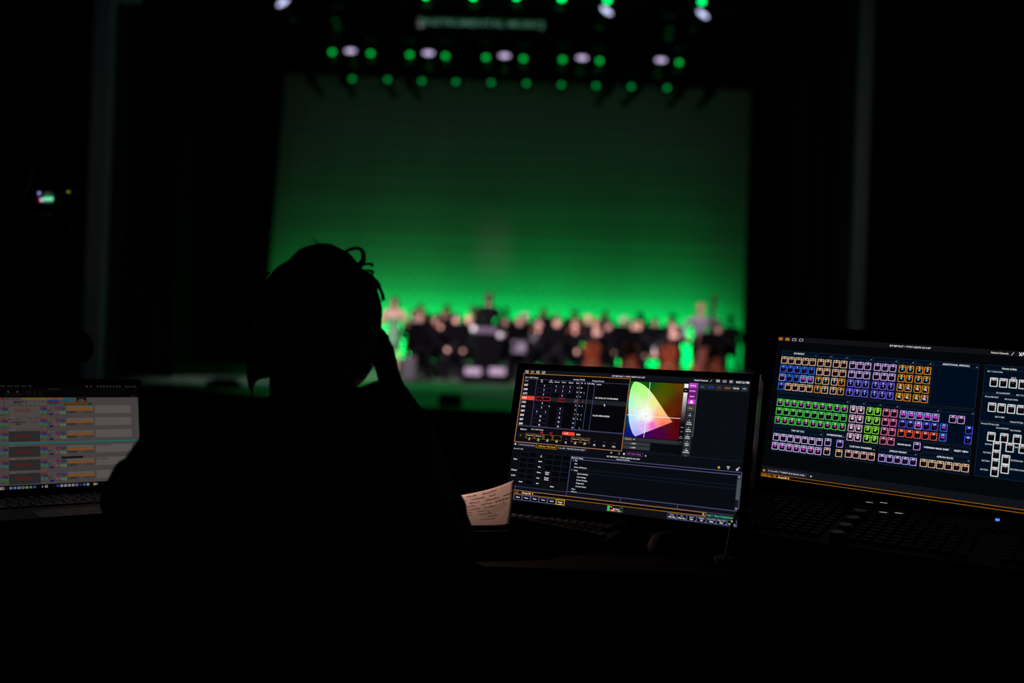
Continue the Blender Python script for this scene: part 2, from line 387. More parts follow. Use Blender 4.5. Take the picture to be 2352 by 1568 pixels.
def make_wash(lm):
    """moving wash light: origin at the centre of the lens, hung from a clamp above"""
    r = empty('moving_wash_light', (0, 0, 0), 'x', 'stage light')
    b = MB(); b.box((0, .12, .42), (.30, .24, .12), bev=.03); b.build('base', BLK, r)
    b = MB(); b.box((-.17, .12, .2), (.03, .08, .36), bev=.01); b.box((.17, .12, .2), (.03, .08, .36), bev=.01); b.box((0, .12, .35), (.37, .08, .03), bev=.01); b.build('yoke', BLK, r)
    Mh = T(0, .1, 0) @ R(math.radians(75), 'X')
    b = MB(); b.lathe([(.06, -.16), (.11, -.13), (.13, -.05), (.14, .06), (.145, .1), (.10, .1)], Mh, 20); h = b.build('head', BLK, r, smooth=False)
    b = MB(); b.lathe([(.001, .098), (.05, .102), (.055, .098)], Mh, 20); b.build('lens', lm, h)
    b = MB(); b.tube([(0, .12, .48), (0, .12, .54)], .02, 6); b.lathe([(.035, -.03), (.04, 0), (.035, .03)], T(0, .12, .56) @ R(math.pi / 2, 'Y'), 10); b.build('clamp', BLKM, r)
    return r
def make_profile(lm, hang_h=.49):
    r = empty('profile_spotlight', (0, 0, 0), 'x', 'stage light')
    Mh = T(0, .0, 0) @ R(math.radians(65), 'X')
    b = MB(); b.lathe([(.05, -.5), (.10, -.48), (.11, -.30), (.075, -.26), (.075, -.02), (.095, 0), (.08, .0)], Mh, 18); h = b.build('barrel', BLK, r)
    b = MB(); b.lathe([(.001, .001), (.06, .004), (.075, .001)], Mh @ Matrix.Diagonal((1.6, .75, 1, 1)), 20); b.build('lens', lm, h)
    b = MB(); b.box((-.13, .2, .15), (.012, .04, .22)); b.box((.13, .2, .15), (.012, .04, .22)); b.box((0, .2, .26), (.27, .04, .012)); b.build('yoke', BLKM, r)
    b = MB(); b.tube([(0, .2, .26), (0, .2, hang_h)], .012, 6); b.box((0, .2, hang_h), (.05, .06, .08), bev=.01); b.build('clamp', BLKM, r)
    return r
ORD = ['first', 'second', 'third', 'fourth', 'fifth', 'sixth', 'seventh', 'eighth', 'ninth', 'tenth', 'eleventh', 'twelfth', 'thirteenth', 'fourteenth', 'fifteenth', 'sixteenth']
def place_row(proto, pts, Y, labf, group, tilt=None):
    for i, (px, py) in enumerate(pts):
        o = proto if i == 0 else copy_tree(proto)
        o.matrix_basis = T(P(px, py, Y)) @ (R(tilt[i], 'Y') if tilt else Matrix()); o['label'] = labf(i); o['group'] = group
place_row(make_wash(L3), [(809, 183), (890, 185), (969, 188), (1047, 190), (1128, 192), (1209, 194), (1289, 197), (1369, 199), (1450, 201), (1532, 204)], 25.0,
          lambda i: 'dim green stage lamp, %s from the left in the lowest row against the backdrop' % ORD[i], 'dim green lamps of the lowest row')
place_row(make_wash(L2), [(763, 122), (851, 125), (941, 128), (1023, 131), (1116, 134), (1202, 137), (1292, 139), (1377, 142), (1560, 146)], 22.7,
          lambda i: 'green stage lamp, %s from the left in the middle row' % ORD[i], 'green lamps of the middle row')
place_row(make_wash(L1), [(978, -7), (1087, -5), (1186, -5), (1290, -1), (1395, 4), (1612, 7)], 19.0,
          lambda i: 'bright green stage lamp, %s from the left at the very top' % ORD[i], 'bright green lamps of the top row')
place_row(make_profile(LW), [(805, 117), (984, 122), (1159, 128), (1337, 133), (1518, 138)], 22.62,
          lambda i: 'lavender white spotlight, %s from the left between green lamps of the middle row' % ORD[i], 'white spotlights of the middle row')
place_row(make_profile(LWA, .78), [(650, 6), (1393, 25), (1614, 33)], 18.92,
          lambda i: ['tilted cool white spotlight at the top left above the backdrop corner', 'tilted cool white spotlight under the fifth bright green lamp', 'tilted cool white spotlight under the rightmost bright green lamp'][i], 'tilted white spotlights', [-.6, .6, .6])
LD = lens_mat('green_reflection_lens', (0, 1, .3), .045)  # faint emission stands in for a green reflection on unlit lenses
batten(21.12, P(1176, 61, 21).z + .56, -6, 6, 'black lighting pipe carrying two nearly dark lamps')
place_row(make_wash(LD), [(770, 50), (1539, 71)], 21.0, lambda i: ['unlit looking stage lamp with faint green reflection at upper left', 'unlit looking stage lamp with faint green reflection at upper right'][i], 'faint lamps')
# long dark profile lanterns hung slanting against the top of the backdrop
def make_lantern(sg):
    r = empty('side_lantern', (0, 0, 0), 'x', 'stage light'); M = R(sg * math.radians(38) + math.pi, 'Y')
    b = MB(); b.lathe([(.03, -.33), (.1, -.3), (.11, -.05), (.07, 0), (.07, .3), (.095, .33), (.08, .33)], M, 16); bo = b.build('barrel', MATTE, r)
    b = MB(); b.box((0, .13, .1), (.05, .012, .24)); b.box((0, -.13, .1), (.05, .012, .24)); b.box((0, 0, .22), (.05, .27, .012)); b.build('yoke', MATTE, r)
    b = MB(); b.tube([(0, 0, .22), (0, 0, .5)], .014, 6); b.box((0, 0, .5), (.05, .06, .08), bev=.01); b.build('clamp', MATTE, r)
    b = MB(); b.lathe([(.001, .331), (.078, .331)], M, 16); b.build('lens', mat('dark_glass', (.01, .01, .01), .1), bo)
    return r
SL = [(722, 195, -1), (798, 200, -1), (893, 205, -1), (947, 208, -1), (1388, 212, 1), (1450, 220, 1), (1553, 222, 1), (1622, 222, 1)]
pr = {1: make_lantern(1), -1: make_lantern(-1)}; used = set(); zm = sum(P(px, py, 25.6).z for px, py, _ in SL) / 8
for i, (px, py, sg) in enumerate(SL):
    o = copy_tree(pr[sg]) if sg in used else pr[sg]; used.add(sg)
    c = P(px, py, 25.6); o.matrix_basis = T(c.x, c.y, zm)
    o['label'] = 'dark slanting lantern, %s from the left against the top of the backdrop' % ORD[i]; o['group'] = 'dark slanting lanterns'
batten(25.6, zm + .5, -6.2, 6.2, 'pipe carrying the dark slanting lanterns')
# ground row fixtures hidden along the foot of the backdrop
def make_ground():
    r = empty('ground_row_light', (0, 0, 0), 'x', 'stage light')
    b = MB(); b.prism([(-.12, 0), (.12, 0), (.12, .12), (-.05, .22), (-.12, .22)], -.72, .72, R(math.pi / 2, 'Z') @ R(math.pi / 2, 'X')); b.build('housing', MATTE, r)
    b = MB(); b.box((0, .035, .172), (1.38, .15, .004), T(0, 0, 0)); b.build('lens_strip', mat('strip_glass', (.05, .05, .05), .2, emit=(0, 1, .15), estr=.3), r)
    return r
pr = make_ground()
for i in range(8):
    o = pr if i == 0 else copy_tree(pr)
    o.matrix_basis = T(-5.6 + 1.58 * i, 28.0, STZ); o['label'] = 'black strip light lying at the foot of the backdrop, %s from the left' % ORD[i]; o['group'] = 'ground row lights'
# ------------------------------------------------------------------ orchestra
SKIN = mat('warm_skin', (.62, .36, .27), .5, var=.06); SKIN2 = mat('brown_skin', (.30, .16, .10), .5, var=.06)
SUIT = mat('black_concert_suit', (.0045, .0045, .006), .95, spec=.05); WHITE = mat('white_shirt', (.75, .73, .75), .8, var=.05)
GREENC = mat('green_sequin_dress', (.12, .38, .16), .5, var=.5, scale=50)
LAV = mat('pale_lavender_shirt', (.22, .20, .25), .8)
HAIRS = [mat('dark_brown_hair', (.03, .018, .012), .5), mat('black_hair', (.008, .007, .007), .5), mat('blond_hair', (.42, .28, .14), .5), mat('chestnut_hair', (.13, .05, .02), .5), mat('grey_hair', (.45, .43, .42), .6)]
def head_prims(hx, hy, hz, k=0):
    return [((hx, hy, hz), (.078, .092, .105), k), ((hx, hy - .03, hz - .07), (.05, .06, .05), k), ((hx, hy - .095, hz - .015), (.015, .02, .02), k),
            ((hx - .078, hy, hz - .01), (.012, .02, .03), k), ((hx + .078, hy, hz - .01), (.012, .02, .03), k), ((hx, hy + .02, hz - .2), (hx, hy, hz - .06), .055, .05, k)]
def sleeve_arm(sh, el, ha, m=1):
    d = (Vector(ha) - Vector(el)).normalized(); w_ = Vector(ha) - d * .05
    return [(sh, el, .06, .048, m), (el, tuple(w_), .045, .032, m), (ha, (.042, .042, .055), 0), (tuple(w_), ha, .028, .03, 0)]
def seated(lh, rh, le=None, re=None, m=1):
    le = le or (.33, -.08, .8); re = re or (-.33, -.08, .8)
    return head_prims(0, -.02, 1.27) + [((0, .06, .52), (.19, .15, .13), 1), ((0, .07, .72), (.155, .11, .2), m), ((0, .06, .93), (.19, .12, .19), m),
        ((.06, .05, 1.06), (.18, .04, 1.03), .06, .065, m), ((-.06, .05, 1.06), (-.18, .04, 1.03), .06, .065, m),
        ((.1, .02, .53), (.17, -.38, .53), .085, .062, 1), ((-.1, .02, .53), (-.17, -.38, .53), .085, .062, 1),
        ((.17, -.38, .53), (.18, -.42, .08), .058, .04, 1), ((-.17, -.38, .53), (-.18, -.42, .08), .058, .04, 1),
        ((.18, -.38, .04), (.19, -.55, .035), .042, .035, 1), ((-.18, -.38, .04), (-.19, -.55, .035), .042, .035, 1)] + sleeve_arm((.2, .04, 1.02), le, lh, m) + sleeve_arm((-.2, .04, 1.02), re, rh, m)
def standing(lh, rh, le, re, m=1, leg=1, pelvis=1):
    return head_prims(0, -.02, 1.6) + [((0, .02, .95), (.16, .12, .13), pelvis), ((0, .03, 1.1), (.13, .10, .2), m), ((0, .02, 1.28), (.17, .11, .17), m),
        ((.05, .02, 1.4), (.17, .02, 1.37), .05, .06, m), ((-.05, .02, 1.4), (-.17, .02, 1.37), .05, .06, m),
        ((.09, .02, .9), (.1, 0, .5), .09, .058, leg), ((-.09, .02, .9), (-.1, 0, .5), .09, .058, leg), ((.1, 0, .5), (.1, .03, .09), .055, .038, leg), ((-.1, 0, .5), (-.1, .03, .09), .055, .038, leg),
        ((.1, .03, .045), (.12, -.14, .04), .04, .035, 1), ((-.1, .03, .045), (-.12, -.14, .04), .04, .035, 1)] + sleeve_arm((.19, .02, 1.36), le, lh, m) + sleeve_arm((-.19, .02, 1.36), re, rh, m)
shirt = [((0, -.075, 1.03), (.045, .05, .08), 2), ((.0, -.02, 1.10), (.05, .05, .03), 2)]
TPL = {
 'violin': fuse('violinist', seated((.40, -.40, 1.08), (-.16, -.40, 1.02), (.36, -.18, .88), (-.40, -.18, .92)) + shirt, .022, [SKIN, SUIT, LAV]),
 'cello': fuse('cellist', seated((.10, -.20, 1.08), (-.32, -.42, .68), (.36, -.16, .95), (-.42, -.12, .84)), .022, [SKIN, SUIT]),
 'wind': fuse('wind_player', seated((.07, -.34, 1.02), (-.06, -.36, .90), (.34, -.18, .82), (-.34, -.18, .82)) + shirt, .022, [SKIN, SUIT, WHITE]),
 'rest': fuse('resting_player', seated((.16, -.33, .63), (-.16, -.33, .63), (.30, -.02, .76), (-.30, -.02, .76)) + shirt, .022, [SKIN, SUIT, WHITE]),
 'white': fuse('white_shirt_player', seated((.10, -.20, 1.08), (-.32, -.42, .68), (.36, -.16, .95), (-.42, -.12, .84), m=2), .022, [SKIN, SUIT, WHITE]),
 'lav': fuse('pale_shirt_player', seated((.40, -.40, 1.08), (-.16, -.40, 1.02), (.36, -.18, .88), (-.40, -.18, .92), m=2), .022, [SKIN, SUIT, LAV]),
}
b = MB(); b.ball((0, .015, .035), (.092, .102, .095)); b.ball((0, .05, -.02), (.085, .07, .09)); HAIR_SHORT = b.mesh('short_hair', HAIRS[0], True)
b = MB(); b.ball((0, .015, .035), (.095, .105, .098)); b.ball((0, .06, -.1), (.10, .065, .17)); b.ball((0, .07, -.22), (.085, .05, .12)); HAIR_LONG = b.mesh('long_hair', HAIRS[0], True)
b = MB(); b.ball((0, .015, .035), (.092, .102, .095)); b.ball((0, .12, .06), (.04, .04, .04)); HAIR_BUN = b.mesh('hair_bun', HAIRS[0], True)
def hair(me, parent, M, m):
    o = link_mesh('hair', me, parent, M); o.material_slots[0].link = 'OBJECT'; o.material_slots[0].material = m; return o
# instruments
WOOD = mat('varnished_orange_wood', (.15, .028, .009), .35, var=.25, scale=12); WOOD2 = mat('dark_varnished_wood', (.07, .02, .008), .35, var=.25, scale=12); EBONY = mat('ebony', (.01, .01, .01), .3)
BRASS = mat('brass', (.8, .55, .2), .25, metal=1)
def fiddle_outline(L, n=28):
    """half outline of a violin body, y from 0 (bottom) to L"""
    pts = []
    for i in range(n + 1):
        t = i / n
        if t < .36: w_ = .295 * math.sin(math.pi * (t / .36) * .5 + .0) ** .55 if t < .2 else .285 - .09 * ((t - .2) / .16) ** 1.6
        elif t < .60: w_ = .195 - .04 * math.sin(math.pi * (t - .36) / .24)
        else:
            q = (t - .6) / .4; w_ = .195 + .04 * math.sin(math.pi * min(q * 1.3, 1) * .5) - .20 * max(0, q - .55) ** 1.4 / .45 ** 1.4
        pts.append((max(w_, .03) * L, t * L))
    return [(x, y) for x, y in pts] + [(-x, y) for x, y in pts[::-1]]
def make_fiddle(name, L, wood, spike=0, neck=.62):
    """local: y along the strings, body from 0 to L, front faces +z"""
    r = empty(name, (0, 0, 0), 'x', 'instrument')
    d = L * .105 if L < .5 else L * .16
    b = MB(); b.prism(fiddle_outline(L), -d / 2, d / 2); b.build('body', wood, r)
    b = MB(); b.box((0, L * (1 + neck * .5) - L * .1, d / 2 + L * .02), (L * .07, L * (neck + .2), L * .035)); b.build('fingerboard', EBONY, r)
    b = MB(); b.box((0, L * (1 + neck * .5), d / 2 - L * .01), (L * .07, L * neck, L * .05)); b.lathe([(L * .02, -L * .04), (L * .055, -L * .03), (L * .055, L * .03), (L * .02, L * .04)], T(0, L * (1 + neck + .04), d / 2 - L * .03) @ R(math.pi / 2, 'Y'), 12); b.build('neck_and_scroll', wood, r)
    b = MB(); b.box((0, L * .38, d / 2 + L * .03), (L * .13, L * .012, L * .07)); b.build('bridge', mat('pale_wood', (.5, .35, .2), .5), r)
    b = MB(); b.box((0, L * .17, d / 2 + L * .02), (L * .06, L * .3, L * .015)); b.build('tailpiece', EBONY, r)
    b = MB()
    for k in (-1.5, -.5, .5, 1.5): b.tube([(k * L * .014, L * .3, d / 2 + L * .03), (k * L * .016, L * .38, d / 2 + L * .072), (k * L * .01, L * (1 + neck), d / 2 + L * .045)], L * .003, 4)
    b.build('strings', BLKM, r)
    if spike: b = MB(); b.tube([(0, 0, 0), (0, -spike, 0)], .006, 6); b.build('endpin', BLKM, r)
    return r
def make_bow(L=.72):
    r = empty('bow', (0, 0, 0), 'x', 'bow'); b = MB(); b.tube([(0, 0, 0), (0, L * .5, -.012), (0, L, .004)], [.005, .004, .003], 6); b.build('stick', WOOD2, r)
    b = MB(); b.box((0, .05, .012), (.01, .04, .022)); b.build('frog', EBONY, r); b = MB(); b.box((0, L * .5, .02), (.008, L * .93, .001)); b.build('bow_hair', WHITE, r); return r
def make_wind():
    r = empty('clarinet', (0, 0, 0), 'x', 'instrument'); b = MB(); b.lathe([(.006, 0), (.012, .05), (.014, .5), (.018, .58), (.035, .66), (.03, .66)], None, 10); b.build('body', EBONY, r)
    b = MB()
    for k in range(7): b.box((0, .016, .15 + .06 * k), (.012, .01, .03))
    b.build('keys', mat('silver_keys', (.7, .7, .72), .25, metal=1), r); return r
def make_horn():
    r = empty('brass_horn', (0, 0, 0), 'x', 'instrument'); b = MB()
    b.tube([(.1 * math.cos(a), 0, .1 * math.sin(a)) for a in np.linspace(0, 5.6, 18)], np.linspace(.008, .02, 18), 8)
    b.build('tubing', BRASS, r); b = MB(); b.lathe([(.02, 0), (.03, .08), (.06, .16), (.13, .22), (.125, .22)], T(.08, 0, -.06) @ R(2.2, 'Y'), 16); b.build('bell', BRASS, r)
    b = MB(); b.tube([(.1, 0, 0), (.12, -.02, .12), (.05, -.05, .2)], .006, 6); b.build('mouthpiece', BRASS, r); return r
def make_chair():
    r = empty('orchestra_chair', (0, 0, 0), 'x', 'chair')
    b = MB(); b.box((0, .05, .395), (.42, .42, .03), bev=.012); b.build('seat', STG, r)
    b = MB(); b.box((0, .27, .72), (.40, .03, .26), bev=.012); b.build('backrest', STG, r)
    for sx in (-1, 1):
        b = MB(); b.tube([(sx * .19, -.14, .38), (sx * .2, -.17, 0)], .011, 6); b.build('leg', STG, r)
        b = MB(); b.tube([(sx * .19, .25, .82), (sx * .19, .25, .38), (sx * .2, .3, 0)], .011, 6); b.build('leg', STG, r)
    return r
def make_stand():
    r = empty('music_stand', (0, 0, 0), 'x', 'music stand')
    b = MB(); b.box((0, 0, 0), (.5, .012, .34), T(0, 0, 1.02) @ R(math.radians(28), 'X')); b.box((0, .04, -.17), (.5, .07, .01), T(0, 0, 1.02) @ R(math.radians(28), 'X')); b.build('desk', STG, r)
    b = MB(); b.tube([(0, -.01, 1.0), (0, 0, .12)], .011, 8); b.build('pole', STG, r)
    for k in range(3):
        a = k * 2.094 + .5; b = MB(); b.tube([(0, 0, .16), (.25 * math.cos(a), .25 * math.sin(a), .01)], .008, 6); b.build('leg', STG, r)
    return r
def make_sheet():
    b = MB(); b.box((0, 0, 0), (.42, .004, .29), T(0, .014, 1.03) @ R(math.radians(28), 'X')); o = b.build('sheet_music', mat('white_paper', (.35, .34, .36), .8, var=.05)); return o
# (pixel x of the head, row, kind, hair, stands at a desk); rows 2 and 3 sit on risers
ROWY = [20.6, 21.95, 23.3, 24.65]; ROWH = [0, 0, .14, .30]
PL = [(966, 0, 'violin', 3, 1), (1048, 0, 'rest', 1, 1), (1194, 0, 'lav', 3, 1), (1280, 0, 'violin', 0, 1), (1368, 0, 'cello', 3, 0), (1456, 0, 'cello', 1, 1), (1546, 0, 'cello', 0, 0), (1650, 0, 'cello', 1, 1),
      (1000, 1, 'violin', 0, 1), (1078, 1, 'rest', 2, 1), (1160, 1, 'wind', 1, 1), (1238, 1, 'violin', 1, 1), (1322, 1, 'wind', 3, 1), (1398, 1, 'violin', 1, 1), (1466, 1, 'rest', 2, 0), (1546, 1, 'white', 3, 0),
      (952, 2, 'rest', 0, 0), (1022, 2, 'wind', 3, 1), (1206, 2, 'rest', 4, 1), (1278, 2, 'wind', 0, 1), (1350, 2, 'wind', 2, 1), (1432, 2, 'rest', 4, 1), (1504, 2, 'wind', 1, 1), (1652, 2, 'wind', 0, 0),
      (966, 3, 'wind', 0, 1), (1026, 3, 'rest', 1, 1), (1086, 3, 'rest', 2, 0), (1162, 3, 'rest', 2, 0), (1248, 3, 'wind', 3, 1), (1320, 3, 'wind', 1, 1), (1390, 3, 'wind', 0, 1), (1470, 3, 'wind', 2, 1), (1545, 3, 'rest', 1, 0), (1678, 3, 'rest', 0, 0)]
order = sorted(range(len(PL)), key=lambda i: PL[i][0]); rank = {i: k for k, i in enumerate(order)}
def ordn(k):
    if k < 16: return ORD[k]
    n_ = k + 1; return {21: 'twenty-first', 22: 'twenty-second', 23: 'twenty-third', 31: 'thirty-first'}.get(n_) or ['', '', ''][0] + ('%dth' % n_)
protos = {}
def inst(key, fn, M, label, group):
    if key not in protos: o = fn(); protos[key] = o
    else: o = copy_tree(protos[key])
    o.matrix_basis = M; o['label'] = label; o['group'] = group; return o
HN = ['brown', 'black', 'blond', 'chestnut', 'grey']
TM = mat('black_riser_paint', (.012, .012, .013), .8)
RN = ['front row', 'second row', 'third row', 'rear row']
def label_side(i):
    row = sorted(q[0] for q in PL if q[1] == PL[i][1]); return '%s from left in %s' % (ORD[row.index(PL[i][0])], RN[PL[i][1]])
for k in (2, 3):
    xs = [P(q[0], 730, ROWY[k]).x for q in PL if q[1] == k]; x0, x1 = min(xs) - .5, max(xs) + .5; y0, y1 = ROWY[k] - .88, ROWY[k] + .46; hh = ROWH[k]
    rr = empty('riser', ((x0 + x1) / 2, ROWY[k], STZ), 'long black riser under the %s of the orchestra' % RN[k], 'platform', 'orchestra risers')
    b = MB(); b.box(((x0 + x1) / 2, (y0 + y1) / 2, STZ + hh - .02), (x1 - x0, y1 - y0, .04)); b.build('deck', TM, rr)
    b = MB(); b.box(((x0 + x1) / 2, (y0 + y1) / 2, STZ + (hh - .04) / 2), (x1 - x0 - .04, y1 - y0 - .04, hh - .04)); b.build('skirt', TM, rr)
for i, (px, rw, kind, hc, st) in enumerate(PL):
    Y = ROWY[rw] + ((i * 37) % 5 - 2) * .04; base = STZ + ROWH[rw]; x = P(px, 735, Y).x; riser = ROWH[rw]
    face = math.atan2(-(x + .4), (Y - 15.5)) * .45      # turn partly towards the conductor
    M = T(x, Y, base) @ R(face, 'Z'); side = label_side(i)
    cl = {'white': 'in white', 'lav': 'in a pale shirt'}.get(kind, 'in black')
    act = {'violin': 'bowing violin', 'cello': 'behind cello', 'white': 'behind cello', 'wind': 'with wind instrument', 'rest': 'with hands in lap', 'lav': 'bowing violin'}[kind]
    pe = empty('person', M.translation, '%s haired player %s, %s, %s' % (HN[hc], cl, act, side), 'person', 'orchestra players on the stage', face)
    bo = link_mesh('body', TPL[kind], pe, M)
    hm = (HAIR_SHORT, HAIR_LONG, HAIR_BUN)[(i * 7) % 3]
    hair(hm, pe, M @ T(0, -.02, 1.27), HAIRS[hc])
    inst('chair', make_chair, M, 'black orchestra chair of the player %s' % side, 'orchestra chairs')
    if kind in ('violin', 'lav'):
        Mv = M @ frame(Vector((.10, -.16, 1.135)), Vector((.8, .6, .3)), Vector((0, -.25, 1))); Mv = M @ frame((.10, -.14, 1.12), Vector((.36, -.30, 0)).cross(Vector((-.2, 0, 1))), (-.2, 0, 1))
        Mv = M @ Matrix(((.64, .768, 0, .10), (.768, -.64, 0, -.15), (0, 0, 1, 1.115), (0, 0, 0, 1)))
        inst('violin', lambda: make_fiddle('violin', .36, WOOD), Mv, 'orange brown violin held by the player %s' % side, 'violins')
        inst('bow', make_bow, M @ T(-.19, -.42, 1.05) @ R(-1.2, 'Z') @ R(.18, 'X'), 'thin bow held by the player %s' % side, 'bows')
    elif kind in ('cello', 'white'):
        Mc = M @ T(0, -.36, .24) @ R(math.radians(105), 'X') @ R(math.pi, 'Y') @ R(math.pi, 'Y')
        inst('cello', lambda: make_fiddle('cello', .70, WOOD2 if i % 2 else WOOD, .24), Mc, 'reddish cello standing between the knees of the player %s' % side, 'cellos')
    elif kind == 'wind':
        if i % 3: inst('clarinet', make_wind, M @ T(0, -.12, 1.17) @ R(math.radians(140), 'X'), 'black clarinet held by the player %s' % side, 'wind instruments')
        else: inst('horn', make_horn, M @ T(0, -.36, .95), 'coiled brass horn held by the player %s' % side, 'wind instruments')
    if st:
        Ms = T((M @ T(0, -.68 if riser else (-.92 if kind == 'cello' else -.72), 0)).translation)
        if riser: Ms = T(Ms.translation.x, max(Ms.translation.y, ROWY[rw] - .64), base)
        inst('stand', make_stand, Ms, 'black music stand before the player %s' % side, 'music stands')
        inst('sheet', make_sheet, Ms, 'white sheet music on the stand of the player %s' % side, 'sheet music')
# conductor on a railed podium, back to the house
hc_ = P(1123, 686, 20.6); cx = hc_.x; cb = hc_.z - 1.6
pb = empty('podium', (cx, 20.6, STZ), 'black conductor podium with a padded lavender lit rail', 'podium')
b = MB(); b.box((cx, 20.6, (STZ + cb) / 2), (1.0, 1.0, cb - STZ), bev=.01); b.build('platform', STG, pb)
for sx in (-.27, .27):
    b = MB(); b.tube([(cx + sx, 20.1, cb), (cx + sx, 20.1, P(1123, 762, 20.1).z)], .016, 8); b.build('rail_post', mat('chrome', (.8, .8, .82), .15, metal=1), pb)
    b = MB(); b.ball((cx + sx, 20.08, P(1123, 757 if sx < 0 else 770, 20.1).z), .06); b.build('rail_end', mat('rail_glint_white', (.85, .85, .85), .4, var=.02), pb)  # white colour stands in for the bright glint on each rail knob
b = MB(); b.box((cx, 20.1, P(1123, 759, 20.1).z), (.46, .05, .12), bev=.02); b.build('rail_pad', mat('grey_rail_pad', (.10, .08, .12), .7), pb)
b = MB(); b.box((cx, 20.12, (cb + P(1123, 766, 20.1).z) / 2), (.54, .02, P(1123, 766, 20.1).z - cb)); b.build('back_panel', STG, pb)
cond = empty('person', (cx, 20.6, cb), 'conductor in black seen from behind, arms forward on the podium', 'person', rz=math.pi)
cm = fuse('conductor', standing((.20, -.36, 1.22), (-.22, -.36, 1.30), (.28, -.08, 1.08), (-.28, -.08, 1.08)), .022, [SKIN, SUIT])
M = T(cx, 20.6, cb) @ R(math.pi, 'Z'); link_mesh('body', cm, cond, M); hair(HAIR_SHORT, cond, M @ T(0, -.02, 1.6), HAIRS[0])
o = make_bow(.36); o.name = 'baton'; o['category'] = 'baton'; o['label'] = 'thin pale baton in the raised hand of the conductor'; o.matrix_basis = M @ T(-.22, -.40, 1.30) @ R(math.pi + .3, 'Z')
# added boxes; their pale fronts stand for light on the podium base
for px, nm in ((1086, 'left'), (1142, 'right')):
    Yb = 19.7; c = P(px, 853, Yb); wd = 40 / F * Yb; z0, z1 = P(px, 861, Yb).z, P(px, 845, Yb).z
    r = empty('podium_base_box', (c.x, Yb, STZ), 'low added box with painted lavender light at the %s foot of the podium' % nm, 'box', 'pale boxes below the podium')
    b = MB(); b.box((c.x, Yb + .16, (STZ + z1) / 2), (wd, .3, z1 - STZ), bev=.02); b.build('case', STG, r)
    b = MB(); b.box((c.x, Yb, (z0 + z1) / 2), (wd * .92, .02, z1 - z0), bev=.005); b.build('lit_base_strip', mat('lavender_light_panel', (.40, .34, .44), .6), r)
Yb = 19.7; c = P(940, 858, Yb); z1 = P(940, 818, Yb).z
r = empty('amplifier', (c.x, Yb, STZ), 'grey speaker box standing on the stage floor below the singer', 'speaker')
b = MB(); b.box((c.x, Yb, (STZ + z1) / 2), (.29, .26, z1 - STZ), bev=.02); b.build('cabinet', mat('grey_case', (.05, .05, .055), .6), r)
b = MB(); b.box((c.x, Yb - .135, (STZ + z1) / 2 + .02), (.24, .012, (z1 - STZ) * .8)); b.build('grille', mat('grille_cloth', (.075, .073, .08), .8), r)
# singer in the short green dress
h = P(906, 694, 22.0); sb = STZ; sc = (h.z - sb) / 1.6
dress = standing((.20, -.20, 1.24), (-.12, -.22, 1.22), (.30, .02, 1.10), (-.30, .02, 1.10), m=0, leg=0, pelvis=2)
dress = [p for p in dress] + [((0, .02, 1.22), (.16, .12, .17), 2), ((0, .02, 1.0), (0, .01, .72), .15, .20, 2)]
sm = fuse('singer', dress, .02, [SKIN, BLK, GREENC])
M = T(h.x, 22, sb) @ Matrix.Scale(sc, 4); pe = empty('person', (h.x, 22, sb), 'standing woman in a short green dress with long brown hair beside the orchestra', 'person')
link_mesh('body', sm, pe, M); hair(HAIR_LONG, pe, M @ T(0, -.02, 1.6), HAIRS[0])
# standing bass player at the right
h = P(1609, 709, 22.4); sb = STZ; sc = (h.z - sb) / 1.6
bm_ = fuse('bassist', standing((.20, -.18, 1.48), (-.30, -.30, .95), (.36, -.02, 1.28), (-.38, -.08, 1.15), m=2), .022, [SKIN, SUIT, LAV])
M = T(h.x, 22.4, sb) @ Matrix.Scale(sc, 4); pe = empty('person', (h.x, 22.4, sb), 'standing double bass player in a pale shirt at the right of the orchestra', 'person')
link_mesh('body', bm_, pe, M); hair(HAIR_SHORT, pe, M @ T(0, -.02, 1.6), HAIRS[2])
q = make_fiddle('double_bass', 1.12, WOOD, .12, .66); q['label'] = 'tall orange brown double bass leaning on the standing player'
foot = G(1604, 862, STZ); foot = Vector((h.x + .02, 22.05, STZ)); top = P(1638, 692, 22.25); d = (top - foot).normalized()
xa = d.cross(Vector((0, -1, 0))).normalized(); za = xa.cross(d)
q.matrix_basis = Matrix(((xa.x, d.x, za.x, foot.x), (xa.y, d.y, za.y, foot.y), (xa.z, d.z, za.z, foot.z), (0, 0, 0, 1))) @ T(0, .12, 0)
# ------------------------------------------------------------------ desk of the lighting position
W_ = mat('dark_desk_laminate', (.006, .003, .003), .9, spec=.03, scale=8)
r = empty('production_desk', (0.1, 2.05, 0), 'long dark desk carrying the laptop, monitor and lighting console', 'desk')
b = MB(); b.box((.12, 2.12, DESKZ - .015), (3.3, .98, .03), bev=.004); b.build('desktop', W_, r)
for x in (-1.45, -.2, 1.7):
    for y in (1.7, 2.54): b = MB(); b.tube([(x, y, 0), (x, y, DESKZ - .03)], .022, 8); b.build('leg', BLKM, r)
b = MB(); b.box((.12, 2.57, .45), (3.1, .02, .5)); b.build('modesty_panel', MATTE, r)

